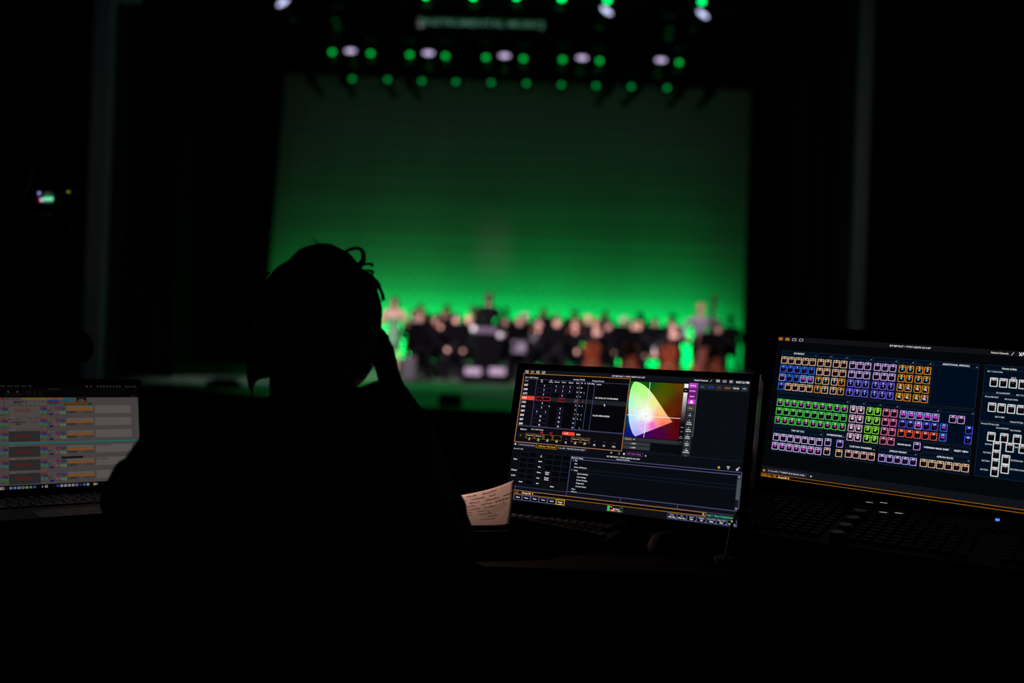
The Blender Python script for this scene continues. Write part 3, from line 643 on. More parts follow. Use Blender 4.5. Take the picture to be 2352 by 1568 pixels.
# ---- centre touch monitor
MO, MU, MV = Vector((.0264, 2.0551, 1.0637)), Vector((.8678, -.4969, .0029)), Vector((-.1059, -.1906, -.9759))
MM = panel_matrix(MO, MU, MV); MW, MH = .476, .268
mon = empty('touch_monitor', (MM @ Vector((MW / 2, -MH - .03, -.06))).xy.to_3d() + Vector((0, 0, DESKZ)), 'black touch monitor showing a cue list and a rainbow colour picker, centre right', 'monitor')
b = MB()
for c, d in (((MW / 2, .006, -.004), (MW + .03, .012, .010)), ((MW / 2, -MH - .014, -.004), (MW + .03, .028, .010)), ((-.0075, -MH / 2, -.004), (.015, MH, .010)), ((MW + .0075, -MH / 2, -.004), (.015, MH, .010))): b.box(c, d)
b.build('bezel', mat('black_glass_bezel', (.006, .006, .007), .25, spec=.3), mon, MM)
b = MB(); b.box((MW / 2, -MH / 2 - .008, -.026), (MW + .026, MH + .036, .034), bev=.008); b.build('rear_case', BLK, mon, MM)
b = MB(); b.box((MW / 2, -MH / 2, -.0063), (MW, MH, .004)); b.build('glass', mat('display_glass', (.003, .003, .003), .12), mon, MM)
u = UI(MW, MH, 80, 45); u.text(40, 47.2, 'DELL', 2.2, (7, 7, 8), 'c', .01, L=25); 
o = u.build('maker_logo', MM @ T(.015, .0, .0), emissive_print('dim_bezel_print'), mon)
b = MB(); b.box((MW - .036, -MH - .021, .0012), (.0045, .002, .001)); b.build('power_light', mat('white_led', (.5, .5, .5), .3, emit=(1, .9, 1), estr=1.5, var=0), mon, MM)
sb = mon.location; p = MM @ Vector((MW / 2, -MH * .75, -.05))
sx_ = MU.xy.to_3d().normalized(); sN = Vector((-sx_.y, sx_.x, 0)); MS = frame(sb + sN * .05, sx_, (0, 0, 1))
b = MB(); b.box((0, 0, .006), (.24, .17, .012), bev=.004); b.build('stand_base', BLK, mon, MS)
b = MB(); b.tube([(0, .03, .01), (0, .035, .1)], .02, 10); b.tube([(0, .035, .09), (0, -.03, .12)], .018, 8); b.build('stand_neck', BLK, mon, MS)

def yel(): return (200, 130, 20)
WH = (235, 230, 235); VI = (92, 90, 140); GRY = (52, 56, 60); BG = (10, 14, 20); NV = (6, 7, 12); OR = (205, 130, 25)
u = UI(MW, MH, 1920, 1080); Rr, Bx, Tx = u.rect, u.box, u.text
Rr(0, 0, 1920, 1080, BG, 0)
Rr(0, 0, 1920, 36, (17, 19, 26), 1)
for x, c in ((34, WH), (85, (225, 130, 30)), (137, WH), (189, WH)): Bx(x - 14, 9, x + 14, 25, c, 3, 2, (14, 16, 22)); Rr(x - 8, 26, x + 8, 28, c, 2)
Tx(34, 17, '1', 11, WH, 'c'); Tx(85, 17, '4', 11, WH, 'c')
Tx(946, 19, 'RIT REP PLOT + TTWY LIGHTS CH 3-30*', 15, WH, 'c', .02, w=280)
Tx(1484, 19, 'Parked Channels', 16, WH, w=108, bold=.02); u.line(1608, 28, 1622, 9, WH, 2)
for s_ in (0, 1): u.line(1655 + 18 * s_, 9, 1666 + 18 * s_, 27, WH, 3); u.line(1668 + 14 * s_, 9, 1656 + 14 * s_, 27, WH, 3)
Rr(1654, 8, 1684, 10, WH, 3); Bx(1706, 9, 1733, 26, WH, 2, 2, BG, 4); Tx(1719, 18, '0', 12, WH, 'c')
for k in range(4): Rr(1757, 9 + k * 5, 1783 - (k == 2) * 9, 11 + k * 5, WH, 2)
Tx(1807, 19, '9:07:12 PM', 22, WH, w=99, bold=.02)
# playback list frame
Bx(6, 32, 964, 608, OR, 4, 2, NV)
Tx(26, 65, 'List 1: BO Check', 15, WH, w=122); Rr(14, 78, 957, 80, VI, 4)
Bx(14, 78, 957, 468, VI, 2, 4); Bx(12, 472, 960, 604, VI, 2, 4); Rr(14, 474, 958, 602, (13, 14, 19), 3)
Rr(140, 80, 500, 466, (4, 4, 8), 3); Rr(16, 80, 136, 466, (12, 13, 18), 3); Rr(667, 106, 955, 466, (4, 4, 8), 3); Rr(500, 80, 534, 466, (13, 14, 19), 3)
for x in (138, 534, 609, 664): Rr(x - 1, 80, x + 2, 467, VI, 5)
Tx(27, 94, 'Cue', 16, (190, 185, 200), w=32)
for x, t1, t2, w_ in ((186, 'Int', 'Up', 22), (271, 'Int', 'Down', 44)): Tx(x, 81, t1, 15, WH, 'c'); Tx(x, 95, t2, 15, WH, 'c')
for x, t_, w_ in ((327, 'Focus', 44), (389, 'Color', 40), (454, 'Beam', 40), (514, 'Dur', 27)): Tx(x, 92, t_, 15, WH, 'c', w=w_)
Tx(468, 63, 'Analog TX/RX', 15, WH, w=108); Tx(640, 66, 'Proportional', 15, WH, w=100)
Tx(551, 91, 'M', 15, WH, 'c'); Tx(579, 91, 'B', 15, WH, 'c'); Tx(602, 91, 'A', 15, WH, 'c'); Tx(637, 91, 'Pw/Mp', 15, WH, 'c', w=46); Tx(681, 93, 'Label', 15, WH, w=40)
cues = [('167', 7, 7, 7, 7, '14', 'M', 0), ('169', 7, 7, 7, 7, '14', 'M', 1), ('171', 5, 0, 5, 0, '5', 'R', 0), ('173', 7, 0, 7, 0, '6.3', '', 1), ('191', 8, 0, 0, 0, '8', 'm', 1), ('193', 5, 0, 5, 0, '8', '', 0), ('201', (5, 7), 0, 5, 0, '7', 'R', 1), ('203', 10, 0, 10, 0, '10', 'R', 1), ('207', 10, 0, 10, 0, '10', '', 0), ('209', 10, 0, 10, 0, '10', '', 1)]
for k, (cn, a_, fo, co, be, du, mm, bb) in enumerate(cues):
    y = 130 + k * 35.9; hot = cn == '173'; bc = (235, 45, 45) if hot else (48, 46, 80); tc_ = (240, 60, 50) if hot else WH
    y1 = min(y + 14, 466)
    if hot: Rr(140, y - 17, 955, y + 19, (28, 33, 40), 4); Rr(17, y - 17, 136, y + 17, (235, 70, 50), 4); Rr(500, y - 17, 534, y + 18, (60, 62, 66), 4)
    Tx(27, y, cn, 22, WH, bold=.04, w=36)
    if isinstance(a_, tuple):
        for x, v_ in ((152, a_[0]), (233, a_[1])): Bx(x, y - 13, x + 53, y1, bc, 2, 5, NV, 5); Tx(x + 26, y, str(v_), 18, tc_, 'c', .03, L=8)
        Tx(219, y, '/', 16, (120, 120, 130), 'c')
    else: Bx(152, y - 13, 286, y1, bc, 2 + hot, 5, NV, 5); Tx(217, y, str(a_), 18, tc_, 'c', .03, L=8)
    for x, v_ in ((298, fo), (361, co), (424, be)):
        if v_: Bx(x, y - 13, x + 54, y1, bc, 2 + hot, 5, NV, 5); Tx(x + 27, y, str(v_), 18, tc_, 'c', .03, L=8)
    Tx(524, y, du, 16, tc_, 'r'); 
    if mm: Tx(552, y, mm, 16, WH, 'c')
    if bb: Tx(580, y, 'b', 16, tc_ if hot else (150, 160, 140), 'c', .03); Rr(574, y + 9, 587, y + 10, tc_ if hot else (150, 160, 140), 6)
u.rrect(280, 291, 289, 300, (170, 225, 250), 3, 8)
Tx(679, 202, "AS LONG AS YOU'RE MINE", 18, WH, w=201, bold=.015); Tx(679, 344, 'GLASS MENAGERIE', 18, WH, w=147, bold=.015)
u.poly([(766, 246), (766, 264), (770, 261), (774, 268), (777, 266), (773, 259), (779, 258)], WH, 9)
Tx(50, 498, 'Master:', 17, WH, w=60); Tx(151, 492, 'List 1: BO Check', 15, WH, w=110)
Tx(237, 512, '9%', 20, (235, 40, 45), bold=.03); Tx(322, 511, '6.3', 20, (235, 40, 45), bold=.03)
u.rrect(432, 491, 545, 519, (235, 70, 50), 8, 5); Tx(451, 505, '173', 20, WH, bold=.03, w=34); Tx(559, 506, '191', 20, WH, bold=.03, w=34)
Rr(28, 528, 94, 566, (20, 20, 24), 4); Tx(58, 548, '1', 18, (225, 160, 30), 'c', .04)
for k in range(10):
    x = 103 + k * 83.2
    if k in (0, 1, 2, 3, 5, 6):
        Bx(x, 528, x + 80, 568, (175, 115, 25), 2, 4, NV); Rr(x + 8, 530, x + 10, 566, (175, 115, 25), 6); u.rrect(x + 36, 560, x + 50, 567, (175, 115, 25), 3, 6)
        Tx(x + 76, 533, '1/%d' % (k + 1), 9, (150, 150, 150), 'r')
        nm = {0: 'Mode Start', 1: 'Intrp St...', 5: 'Movers Pu...', 6: 'Movers Pu...'}.get(k)
        if nm: Tx(x + 45, 543, nm, 13, WH, 'c', .03, w=58)
    else: Tx(x + 40, 548, '1/%d' % (k + 1), 13, (75, 78, 80), 'c')
    Tx(x + 41, 577, 'F%d' % (k + 1), 19, WH, 'c', .02)
# colour picker
gam = [(1005, 55), (994, 62), (983, 86), (974, 122), (971, 182), (973, 245), (984, 324), (995, 374), (1013, 420), (1036, 462), (1060, 484), (1348, 350), (1296, 297), (1236, 226), (1178, 159), (1130, 111), (1086, 80), (1048, 62), (1025, 56)]
ins = [((1000, 90), (150, 255, 120)), ((1090, 150), (185, 255, 130)), ((985, 220), (170, 255, 205)), ((1060, 230), (215, 255, 190)), ((1131, 319), (255, 252, 255)), ((1180, 220), (242, 240, 140)), ((1250, 290), (255, 205, 110)), ((1330, 345), (255, 130, 80)), ((1270, 365), (255, 110, 90)), ((1190, 385), (245, 90, 200)), ((1120, 400), (225, 180, 250)), ((1065, 460), (170, 170, 255)), ((1010, 340), (185, 232, 255)), ((1040, 400), (190, 200, 255)), ((1105, 300), (250, 255, 250)), ((1155, 335), (255, 245, 245)), ((1070, 320), (225, 248, 255)), ((1131, 275), (250, 255, 225)), ((1230, 330), (255, 165, 110))]
out = [((975, 60), (5, 95, 20)), ((1120, 60), (10, 88, 10)), ((1250, 110), (70, 82, 0)), ((1400, 60), (95, 60, 5)), ((1400, 200), (85, 30, 5)), ((1400, 350), (82, 3, 8)), ((1390, 480), (92, 0, 15)), ((1250, 470), (75, 0, 60)), ((1150, 480), (65, 0, 90)), ((1080, 485), (30, 5, 110)), ((980, 480), (0, 25, 125)), ((975, 350), (0, 60, 110)), ((972, 230), (0, 105, 75)), ((1220, 190), (88, 80, 5)), ((1320, 290), (95, 35, 5))]
def idw(x, y, cp):
    sw = 0; c = [0, 0, 0]
    for (a_, b_), k in cp:
        q = 1 / ((x - a_) ** 2 + (y - b_) ** 2 + 30) ** 1.35; sw += q
        for i in range(3): c[i] += q * k[i]
    return tuple(v / sw for v in c)
N = 22
for i in range(N):
    for j in range(N):
        x0, x1 = 970 + 438 * i / N, 970 + 438 * (i + 1) / N; y0, y1 = 53 + 433 * j / N, 53 + 433 * (j + 1) / N; q = [(x0, y0), (x1, y0), (x1, y1), (x0, y1)]
        u.poly(q, [idw(a_, b_, out) for a_, b_ in q], 2)
gf = []
for i in range(len(gam)):
    a_, b_ = gam[i], gam[(i + 1) % len(gam)]; n = max(1, int(math.hypot(a_[0] - b_[0], a_[1] - b_[1]) / 22))
    gf += [(a_[0] + (b_[0] - a_[0]) * k / n, a_[1] + (b_[1] - a_[1]) * k / n) for k in range(n)]
cc = (1120, 300)
for k in range(len(gf)):
    a_, b_ = gf[k], gf[(k + 1) % len(gf)]
    for m in range(12):
        t0, t1 = m / 12, (m + 1) / 12; f_ = lambda p, t: (cc[0] + (p[0] - cc[0]) * t, cc[1] + (p[1] - cc[1]) * t)
        q = [f_(a_, t0), f_(b_, t0), f_(b_, t1), f_(a_, t1)]
        if m == 0: q = [cc, f_(b_, t1), f_(a_, t1)]
        u.poly(q[::-1], [idw(x, y, ins) for x, y in q[::-1]], 4)
Rr(1129, 53, 1133, 486, (250, 248, 250), 6); Rr(970, 318, 1408, 322, (250, 248, 250), 6); u.rrect(1127, 314, 1136, 325, (110, 200, 225), 3, 8)
for a_, b_ in (((1072, 126), (1036, 442)), ((1036, 442), (1329, 335)), ((1329, 335), (1072, 126))): u.line(*a_, *b_, (205, 210, 205), 1.3, 7)
u.rrect(1092, 358, 1098, 364, (120, 130, 120), 2, 7)
Rr(1408, 40, 1448, 600, (7, 8, 12), 2); Rr(1410, 51, 1443, 83, (240, 238, 240), 3); u.line(1419, 105, 1426, 98, WH, 2, 4); u.line(1426, 98, 1433, 105, WH, 2, 4)
for k in range(16):
    g0 = 235 - k * 14.5; u.rect(1410, 119 + k * 15.2, 1442, 119 + (k + 1) * 15.2, (g0 * .97, g0 * .97, g0), 3)
for y, t_ in ((386, '2020'), (419, '709'), (455, 'Pro'), (467, 'Photo'), (494, '?')): Tx(1428, y, t_, 12, (150, 155, 165), 'c')
for y0, y1, c, t_ in ((42, 81, (190, 60, 200), 'Brightest'), (84, 123, (120, 25, 125), 'Sort: Hue'), (126, 165, (120, 25, 125), 'Similar'), (168, 206, (195, 60, 205), ''), (211, 260, (62, 66, 68), 'Show')):
    Rr(1449, y0, 1511, y1, c, 3); Tx(1480, (y0 + y1) / 2, t_, 13, WH if t_ != 'Show' else (235, 160, 50), 'c', .03, w=44 if t_ not in ('', 'Show', 'Similar') else None)
u.poly([(1474, 176), (1486, 176), (1494, 199), (1466, 199)], WH, 5)
for k, (n1, n2, n3) in enumerate((('3', 'Lee', ''), ('5', 'Rosco', 'Roscolux'), ('6', 'Rosco', 'Supergel'), ('7', 'Rosco', 'E-Color'), ('4', 'Rosco', 'Other'), ('2', 'GAM', 'GamColor'), ('1', '', ''))):
    y0 = 265 + k * 53.3; y1 = min(y0 + 50, 601); Rr(1449, y0, 1511, y1, (40, 44, 48), 3)
    Tx(1480, y0 + 12, n1, 13, WH, 'c', .02); Tx(1480, y0 + 26, n2, 13, WH, 'c', .03); Tx(1480, y0 + 40, n3, 12, WH, 'c', .03)
Rr(1515, 41, 1520, 452, (95, 100, 102), 3)
for k, (t_, c) in enumerate((('blue', (30, 140, 220)), ('dark blue', (10, 70, 235)), ('red', (225, 30, 35)), ('orange', (225, 115, 20)), ('TRN BB', WH), ('CTB', (150, 200, 240)))):
    x = 1525 + k * 64; Rr(x, 42, x + 60, 90, (32, 36, 40), 3); Tx(x + 30, 66, t_, 14, c, 'c', .03, w=46 if len(t_) > 5 else None)
Rr(968, 492, 1445, 520, (42, 46, 50), 2); Rr(968, 492, 1037, 520, (66, 70, 72), 3); Tx(980, 506, 'Brightness', 12, (235, 165, 40), w=50, bold=.03); Tx(1046, 506, '100', 12, WH)
for y, t_ in ((526, 'x'), (557, 'y')): Rr(968, y, 1445, y + 26, (8, 9, 13), 2); Rr(968, y, 1190, y + 26, (50, 54, 58), 3); Tx(1026, y + 13, t_, 12, WH); Tx(1040, y + 13, '0.3137' if t_ == 'x' else '0.3293', 12, WH, bold=.03)
def gearicon(x, y, c, r_=9):
    for k in range(6):
        a_ = k * math.pi / 3; u.line(x + math.cos(a_) * 4, y + math.sin(a_) * 4, x + math.cos(a_) * r_, y + math.sin(a_) * r_, c, 4, 4)
    u.rrect(x - 6, y - 6, x + 6, y + 6, c, 4, 5); u.rrect(x - 2.5, y - 2.5, x + 2.5, y + 2.5, BG, 2, 6)
gearicon(22, 625, WH); gearicon(985, 625, WH)
Bx(44, 610, 214, 638, (58, 58, 85), 2, 2, (12, 14, 19)); Tx(52, 624, '1 Live Summary Active', 15, (190, 190, 205), w=152)
Bx(214, 604, 401, 640, OR, 3, 3, (12, 14, 19)); Tx(229, 623, '2 PSD List 1 "BO Check"', 15, (240, 175, 40), w=164, bold=.03)
Bx(405, 610, 670, 638, (58, 58, 85), 2, 2, (12, 14, 19)); Tx(416, 624, '3 Live MS 1 "MASTER MAGIC SHEET"', 15, (190, 190, 205), w=240)
Bx(1003, 604, 1142, 634, (80, 80, 110), 2, 2, (12, 14, 19)); Tx(1016, 619, '27.2 Color Picker', 15, (190, 65, 200), w=112, bold=.03)
for x in (878, 1164): Rr(x - 7, 623, x + 7, 626, WH, 4); Rr(x - 1.5, 617, x + 1.5, 632, WH, 4)
u.line(941, 618, 948, 626, WH, 3); u.line(948, 626, 941, 634, WH, 3)
Rr(1150, 599, 1915, 601, (35, 42, 60), 3)
Tx(984, 655, 'RIT REP PLOT + TTWY LIGHTS CH 3-30*', 15, WH, 'c', .02, w=278); Tx(984, 671, '2026-04-08 20:25:42', 11, WH, 'c', w=110)
st = [(math.cos(-math.pi / 2 + k * math.pi / 5) * (12 if k % 2 == 0 else 5), math.sin(-math.pi / 2 + k * math.pi / 5) * (12 if k % 2 == 0 else 5)) for k in range(10)]
for k in range(0, 10, 2): u.poly([(1743, 660), (1743 + st[(k - 1) % 10][0], 660 + st[(k - 1) % 10][1]), (1743 + st[k][0], 660 + st[k][1]), (1743 + st[(k + 1) % 10][0], 660 + st[(k + 1) % 10][1])], (240, 190, 40), 4)
for a_, b_ in (((1803, 647), (1823, 647)), ((1823, 647), (1813, 666)), ((1813, 666), (1803, 647))): u.line(*a_, *b_, WH, 3, 4)
Rr(1873, 657, 1887, 669, WH, 4); u.line(1886, 657, 1888, 648, WH, 3); u.line(1888, 648, 1894, 646, WH, 3); u.line(1894, 646, 1896, 654, WH, 3)
# direct selects
Tx(12, 661, 'Que 81>180', 14, (200, 200, 205), w=88)
LT = {(0, 1): 'Filters', (0, 3): 'All Speed', (0, 4): 'AtrVPs', (1, 5): 'Intens', (3, 1): 'Indigo', (3, 2): 'Blue', (3, 3): 'Green', (3, 4): 'Lime', (3, 5): 'Red', (4, 3): 'Strobe|Mode', (4, 4): 'Shutter|Strobe'}
for cix in range(7):
    for rix in range(6):
        x = 6 + cix * 76.5; y = 682 + rix * 44.2
        if (cix, rix) in LT:
            Rr(x, y, x + 73, y + 41, (11, 13, 17), 2); ls = LT[cix, rix].split('|')
            for m, t_ in enumerate(ls): Tx(x + 36, y + 20 + (m - (len(ls) - 1) / 2) * 15, t_, 14, WH, 'c', .035)
        elif cix in (1, 2, 4, 5, 6) and not (cix >= 4 and rix == 5): Bx(x, y, x + 71, y + 39, (26, 27, 46), 2, 2, (4, 5, 9))
        else: Rr(x, y, x + 73, y + 41, (9, 11, 15), 2)
u.line(266, 711, 274, 695, WH, 2, 4); u.line(274, 695, 282, 711, WH, 2, 4); u.line(265, 711, 283, 711, WH, 2, 4)
Rr(312, 904, 536, 950, (13, 13, 16), 3); Tx(406, 935, 'Beam', 15, WH, 'c', .035)
# browser
Bx(540, 679, 1919, 962, VI, 4, 3); Rr(544, 683, 1915, 958, (8, 12, 18), 2); Tx(546, 690, 'Browser: Setup', 14, WH, w=100, bold=.02); Rr(540, 700, 1915, 703, (120, 115, 165), 4)
for x, y, t_ in ((579, 712, 'File'), (579, 736, 'Exit'), (578, 763, 'Power Off Device'), (579, 788, 'Setup'), (612, 812, 'System Settings'), (612, 838, 'User Settings'), (612, 862, 'Device Settings'), (612, 886, 'Diagnostics'), (611, 911, 'Console Status'), (579, 935, 'Clear')): Tx(x, y, t_, 15, WH, bold=.015)
Rr(574, 776, 1885, 778, (20, 48, 56), 3); Rr(574, 803, 1885, 805, (20, 48, 56), 3)
Tx(579, 955, 'Network', 13, WH); u.line(562, 708, 567, 712, WH, 2); u.line(567, 712, 562, 717, WH, 2); u.poly([(558, 786), (568, 786), (563, 792)], WH, 4)
Rr(1889, 704, 1913, 956, (22, 26, 30), 4); Rr(1889, 704, 1913, 728, (50, 56, 60), 5); Rr(1889, 732, 1913, 880, (72, 80, 80), 5); Rr(1889, 932, 1913, 956, (50, 56, 60), 5)
u.line(1895, 719, 1901, 713, WH, 3, 6); u.line(1901, 713, 1907, 719, WH, 3, 6); u.line(1895, 941, 1901, 947, WH, 3, 6); u.line(1901, 947, 1907, 941, WH, 3, 6)
Rr(0, 962, 1920, 1080, (14, 15, 21), 1)
Bx(6, 964, 78, 994, VI, 3, 3, NV); Rr(78, 964, 540, 966, VI, 3); Rr(4, 992, 1920, 994, VI, 3); Rr(539, 958, 542, 992, VI, 5); Rr(1458, 962, 1461, 992, VI, 5); Rr(1000, 962, 1003, 992, VI, 5)
u.poly([(41, 988), (50, 970), (60, 988)], WH, 6); u.poly([(46, 985), (50, 977), (55, 985)], NV, 7)
Bx(4, 996, 1684, 1024, OR, 3, 3, (5, 5, 7)); Rr(6, 999, 80, 1022, (70, 38, 5), 5); Tx(12, 1010, 'LIVE', 17, (235, 150, 30), bold=.03, L=7); Tx(78, 1010, ': Cue', 15, (235, 150, 30), L=7)
Tx(144, 1010, 'Group 80', 17, (255, 225, 190), bold=.03, w=82, L=8); u.poly([(243, 1002), (250, 1010), (243, 1018), (236, 1010)], (240, 190, 40), 8)
u.line(1666, 1014, 1672, 1020, WH, 3, 6); Bx(1656, 1003, 1668, 1015, WH, 2, 6, (5, 5, 7), 4)
Rr(1690, 1000, 1736, 1024, (32, 38, 40), 4); Rr(1740, 1000, 1896, 1024, (32, 38, 40), 4); Tx(1694, 1012, 'User 1', 15, (50, 225, 150), w=38, bold=.02); Tx(1744, 1012, 'Client | Tracking Primary', 15, (50, 225, 150), w=146, bold=.02)
for k, t_ in enumerate(('Intens', 'Focus', 'Color', 'Form', 'Image', 'Shutter')):
    x = 76 + k * 76.8; hot = k == 5; Bx(x, 1029, x + 75, 1071, (225, 190, 30) if hot else (95, 95, 150), 5 if hot else 4, 3, (5, 6, 9)); Tx(x + 38, 1048, t_, 15, WH, 'c', .03)
    if hot: Tx(x + 38, 1062, '1 of 3', 11, WH, 'c', .02)
Bx(0, 1029, 74, 1071, (95, 95, 150), 4, 3, (5, 6, 9))
Rr(899, 1030, 1032, 1072, (10, 70, 40), 3); Rr(922, 1032, 1029, 1069, (5, 6, 9), 4); Rr(902, 1030, 910, 1070, (50, 220, 120), 5); Rr(913, 1030, 921, 1070, (50, 220, 120), 5)
Tx(926, 1037, '6.3', 12, (240, 200, 40), bold=.04); Tx(1026, 1038, 'CL 1', 11, (170, 170, 180), 'r'); Tx(976, 1049, 'BO Check', 12, WH, 'c', .04); u.rrect(924, 1055, 974, 1069, (235, 60, 55), 4, 6); Tx(949, 1062, '173', 12, WH, 'c', .04, L=8); Rr(976, 1055, 1027, 1069, (85, 85, 95), 6); Tx(1001, 1062, '191', 12, WH, 'c', .04, L=8)
for k, (a_, b_) in enumerate((('Query', 'Make Man'), ('Fan', 'Make Abs'), ('Assert', 'Flash'), ('Highlight', 'Cell'), ('Color Path', 'Offset'), ('Make Null', 'Mark'), ('', 'Workspace'))):
    x = 1390 + k * 75.6; Bx(x, 1029, x + 73, 1071, (95, 95, 150), 3, 3, (5, 6, 9)); Tx(x + 36, 1040, a_, 13, (200, 195, 215), 'c'); Tx(x + 36, 1056, b_, 13, WH, 'c', .03, w=52 if len(b_) > 6 else None); Rr(x + 65, 1062, x + 70, 1069, (160, 160, 190), 6)
u.build('screen', MM, emissive_print('monitor_print', .18), mon)

# ---- lighting console with its own tilted touch screen
CO, CUx, CV = Vector((.5605, 2.0964, 1.1523)), Vector((.8341, -.5506, -.0341)), Vector((-.1261, -.1302, -.9834))
CM = panel_matrix(CO, CUx, CV); CW, CH = .527, .296
hx = Vector((CUx.x, CUx.y, 0)).normalized(); hn = Vector((hx.y, -hx.x, 0))         # hn points towards the operator
con = empty('lighting_console', (CO + hx * .3 + hn * .15).xy.to_3d() + Vector((0, 0, DESKZ)), 'black lighting console at right, tilted screen full of coloured channel tiles over a keypad', 'lighting console')
b = MB()
for c, d in (((CW / 2, .012, -.006), (CW + .05, .022, .012)), ((CW / 2, -CH - .016, -.006), (CW + .05, .03, .012)), ((-.012, -CH / 2, -.006), (.024, CH, .012)), ((CW + .012, -CH / 2, -.006), (.024, CH, .012))): b.box(c, d)
b.build('bezel', mat('black_glass_bezel', (0, 0, 0)), con, CM)
b = MB(); b.box((CW / 2, -CH / 2 - .004, -.035), (CW + .05, CH + .05, .045), bev=.01); b.build('screen_case', BLK, con, CM)
b = MB(); b.box((CW / 2, -CH / 2, -.009), (CW, CH, .004)); b.build('glass', mat('display_glass', (0, 0, 0)), con, CM)
KP0 = Vector((CO.x, CO.y, 0)) + CV * .296; KP0.z = .834; KS = (hn * math.cos(.12) - Vector((0, 0, 1)) * math.sin(.12))
KM = Matrix(((hx.x, -KS.x, 0, 0), (hx.y, -KS.y, 0, 0), (hx.z, -KS.z, 0, 0), (0, 0, 0, 1))); kz = hx.cross(-KS)
KM = Matrix(((hx.x, -KS.x, kz.x, KP0.x), (hx.y, -KS.y, kz.y, KP0.y), (hx.z, -KS.z, kz.z, KP0.z), (0, 0, 0, 1)))      # local x right, y away from operator, z up
b = MB()
out_ = [(-.03, -.085), (.03, -.085), (.03, 0), (-.30, .0), (-.30, -.048)]
b.prism([(-.33, -.072), (.06, -.095), (.06, .0), (-.30, 0), (-.33, -.02)], -.03, CW + .35, Matrix(((0, 0, 1, 0), (1, 0, 0, 0), (0, 1, 0, 0), (0, 0, 0, 1)))); b.build('console_body', mat('charcoal_console_paint', (.007, .007, .008), .7, spec=.15), con, KM)
def kp(px, py):
    d = CR * ((px - 1176) / F) - CU * ((py - 784) / F) + CF; o_ = Vector((0, 0, CAMZ)); t = (KP0 - o_).dot(kz) / d.dot(kz); q = KM.inverted() @ (o_ + d * t); return q.x, q.y
KEYM = mat('dark_key_cap', (.008, .008, .009), .6, spec=.15)
b = MB(); b.box((0, 0, .003), (.0155, .0125, .006), bev=.0012); KEYME = b.mesh('key', KEYM)
b = MB(); b.box((0, 0, .003), (.024, .010, .006), bev=.0012); OKME = b.mesh('display_key', BLK)
xs0, _ = kp(1997, 1161); xs1, _ = kp(2030, 1162); 
lab = {(1997, 1161): 'M901', (2030, 1162): 'M902', (2029, 1184): 'M906', (2065, 1186): 'M907'}
taken = []
for (px, py), t_ in lab.items():
    x, y = kp(px, py); o = link_mesh('display_key', OKME, con, KM @ T(x, y, .0)); taken.append((x, y))
    v = UI(.024, .010, 240, 100); v.rect(20, 15, 220, 85, (9, 8, 6), 1); v.text(120, 50, t_, 60, (200, 190, 175), 'c', .03, L=3)
    v.build('key_display', KM @ T(x - .012, y + .005, .0065), emissive_print('key_print'), o)
def free(x, y): return all(abs(x - a) > .024 or abs(y - c) > .014 for a, c in taken)
for ry in range(11):
    for rx in range(30):
        x = .02 + rx * .0215; y = -.06 - ry * .0205
        if rx in (9, 10, 20, 21) and ry > 2: continue
        if x < .70 and free(x, y) and not (.36 < x < .44 and y > -.09): link_mesh('key', KEYME, con, KM @ T(x, y, 0))
for k in range(4):
    b = MB(); b.lathe([(.013, 0), (.013, .014), (.011, .017)], T(.235 + .0 * k, -.13 - .05 * k, 0) if k < 4 else None, 20); b.build('encoder', BLK, con, KM)
x, y = kp(2291, 1195); b = MB(); b.lathe([(.0035, .0), (.0035, .003), (.0015, .003)], T(x, y, 0), 16); b.build('power_button', mat('blue_led', (.1, .1, .3), .3, emit=(.05, .28, 1), estr=1.3, var=0), con, KM)
b = MB(); b.box((x, y, .0034), (.0012, .003, .001)); b.build('power_mark', BLK, con, KM)
u = UI(CW, CH, 1920, 1080); Rr, Bx, Tx = u.rect, u.box, u.text
Rr(0, 0, 1920, 1080, (5, 6, 10), 0); Rr(0, 0, 1920, 40, (17, 17, 21), 1)
for x, c in ((20, (225, 125, 20)), (72, (225, 125, 20)), (125, (200, 200, 205)), (177, (200, 200, 205))): Bx(x - 15, 12, x + 15, 31, c, 5 if c[2] < 50 else 3, 2, (8, 8, 12), 3)
Tx(20, 22, '2', 11, WH, 'c'); Tx(72, 22, '5', 11, WH, 'c')
Tx(822, 20, 'RIT REP PLOT + TTWY LIGHTS CH 3-30*', 18, WH, w=280, bold=.02); Tx(1488, 22, 'Parked Channels', 18, (215, 215, 210), w=108, bold=.02); u.line(1613, 34, 1628, 12, WH, 3)
for s_ in (0, 1): u.line(1660 + 22 * s_, 9, 1674 + 22 * s_, 33, WH, 5); u.line(1676 + 14 * s_, 9, 1662 + 14 * s_, 33, WH, 5)
Rr(1750, 10, 1780, 32, WH, 2); Tx(1810, 22, '9:07:12 PM', 20, WH, w=100)
GB = (0, 13, 30); GE = (38, 48, 66)
def grp(x0, y0, x1, y1, title=None, hd=28, idt='42'):
    Bx(x0, y0, x1, y1, GE, 2, 2, GB, 6)
    if hd: Rr(x0, y0 + hd, x1, y0 + hd + 2, GE, 4); Tx(x1 - 8, y0 + hd * .78, idt, 9, (200, 200, 210), 'r')
    if title: Tx((x0 + x1) / 2, y0 + hd * .6, title, 17, WH, 'c', .02)
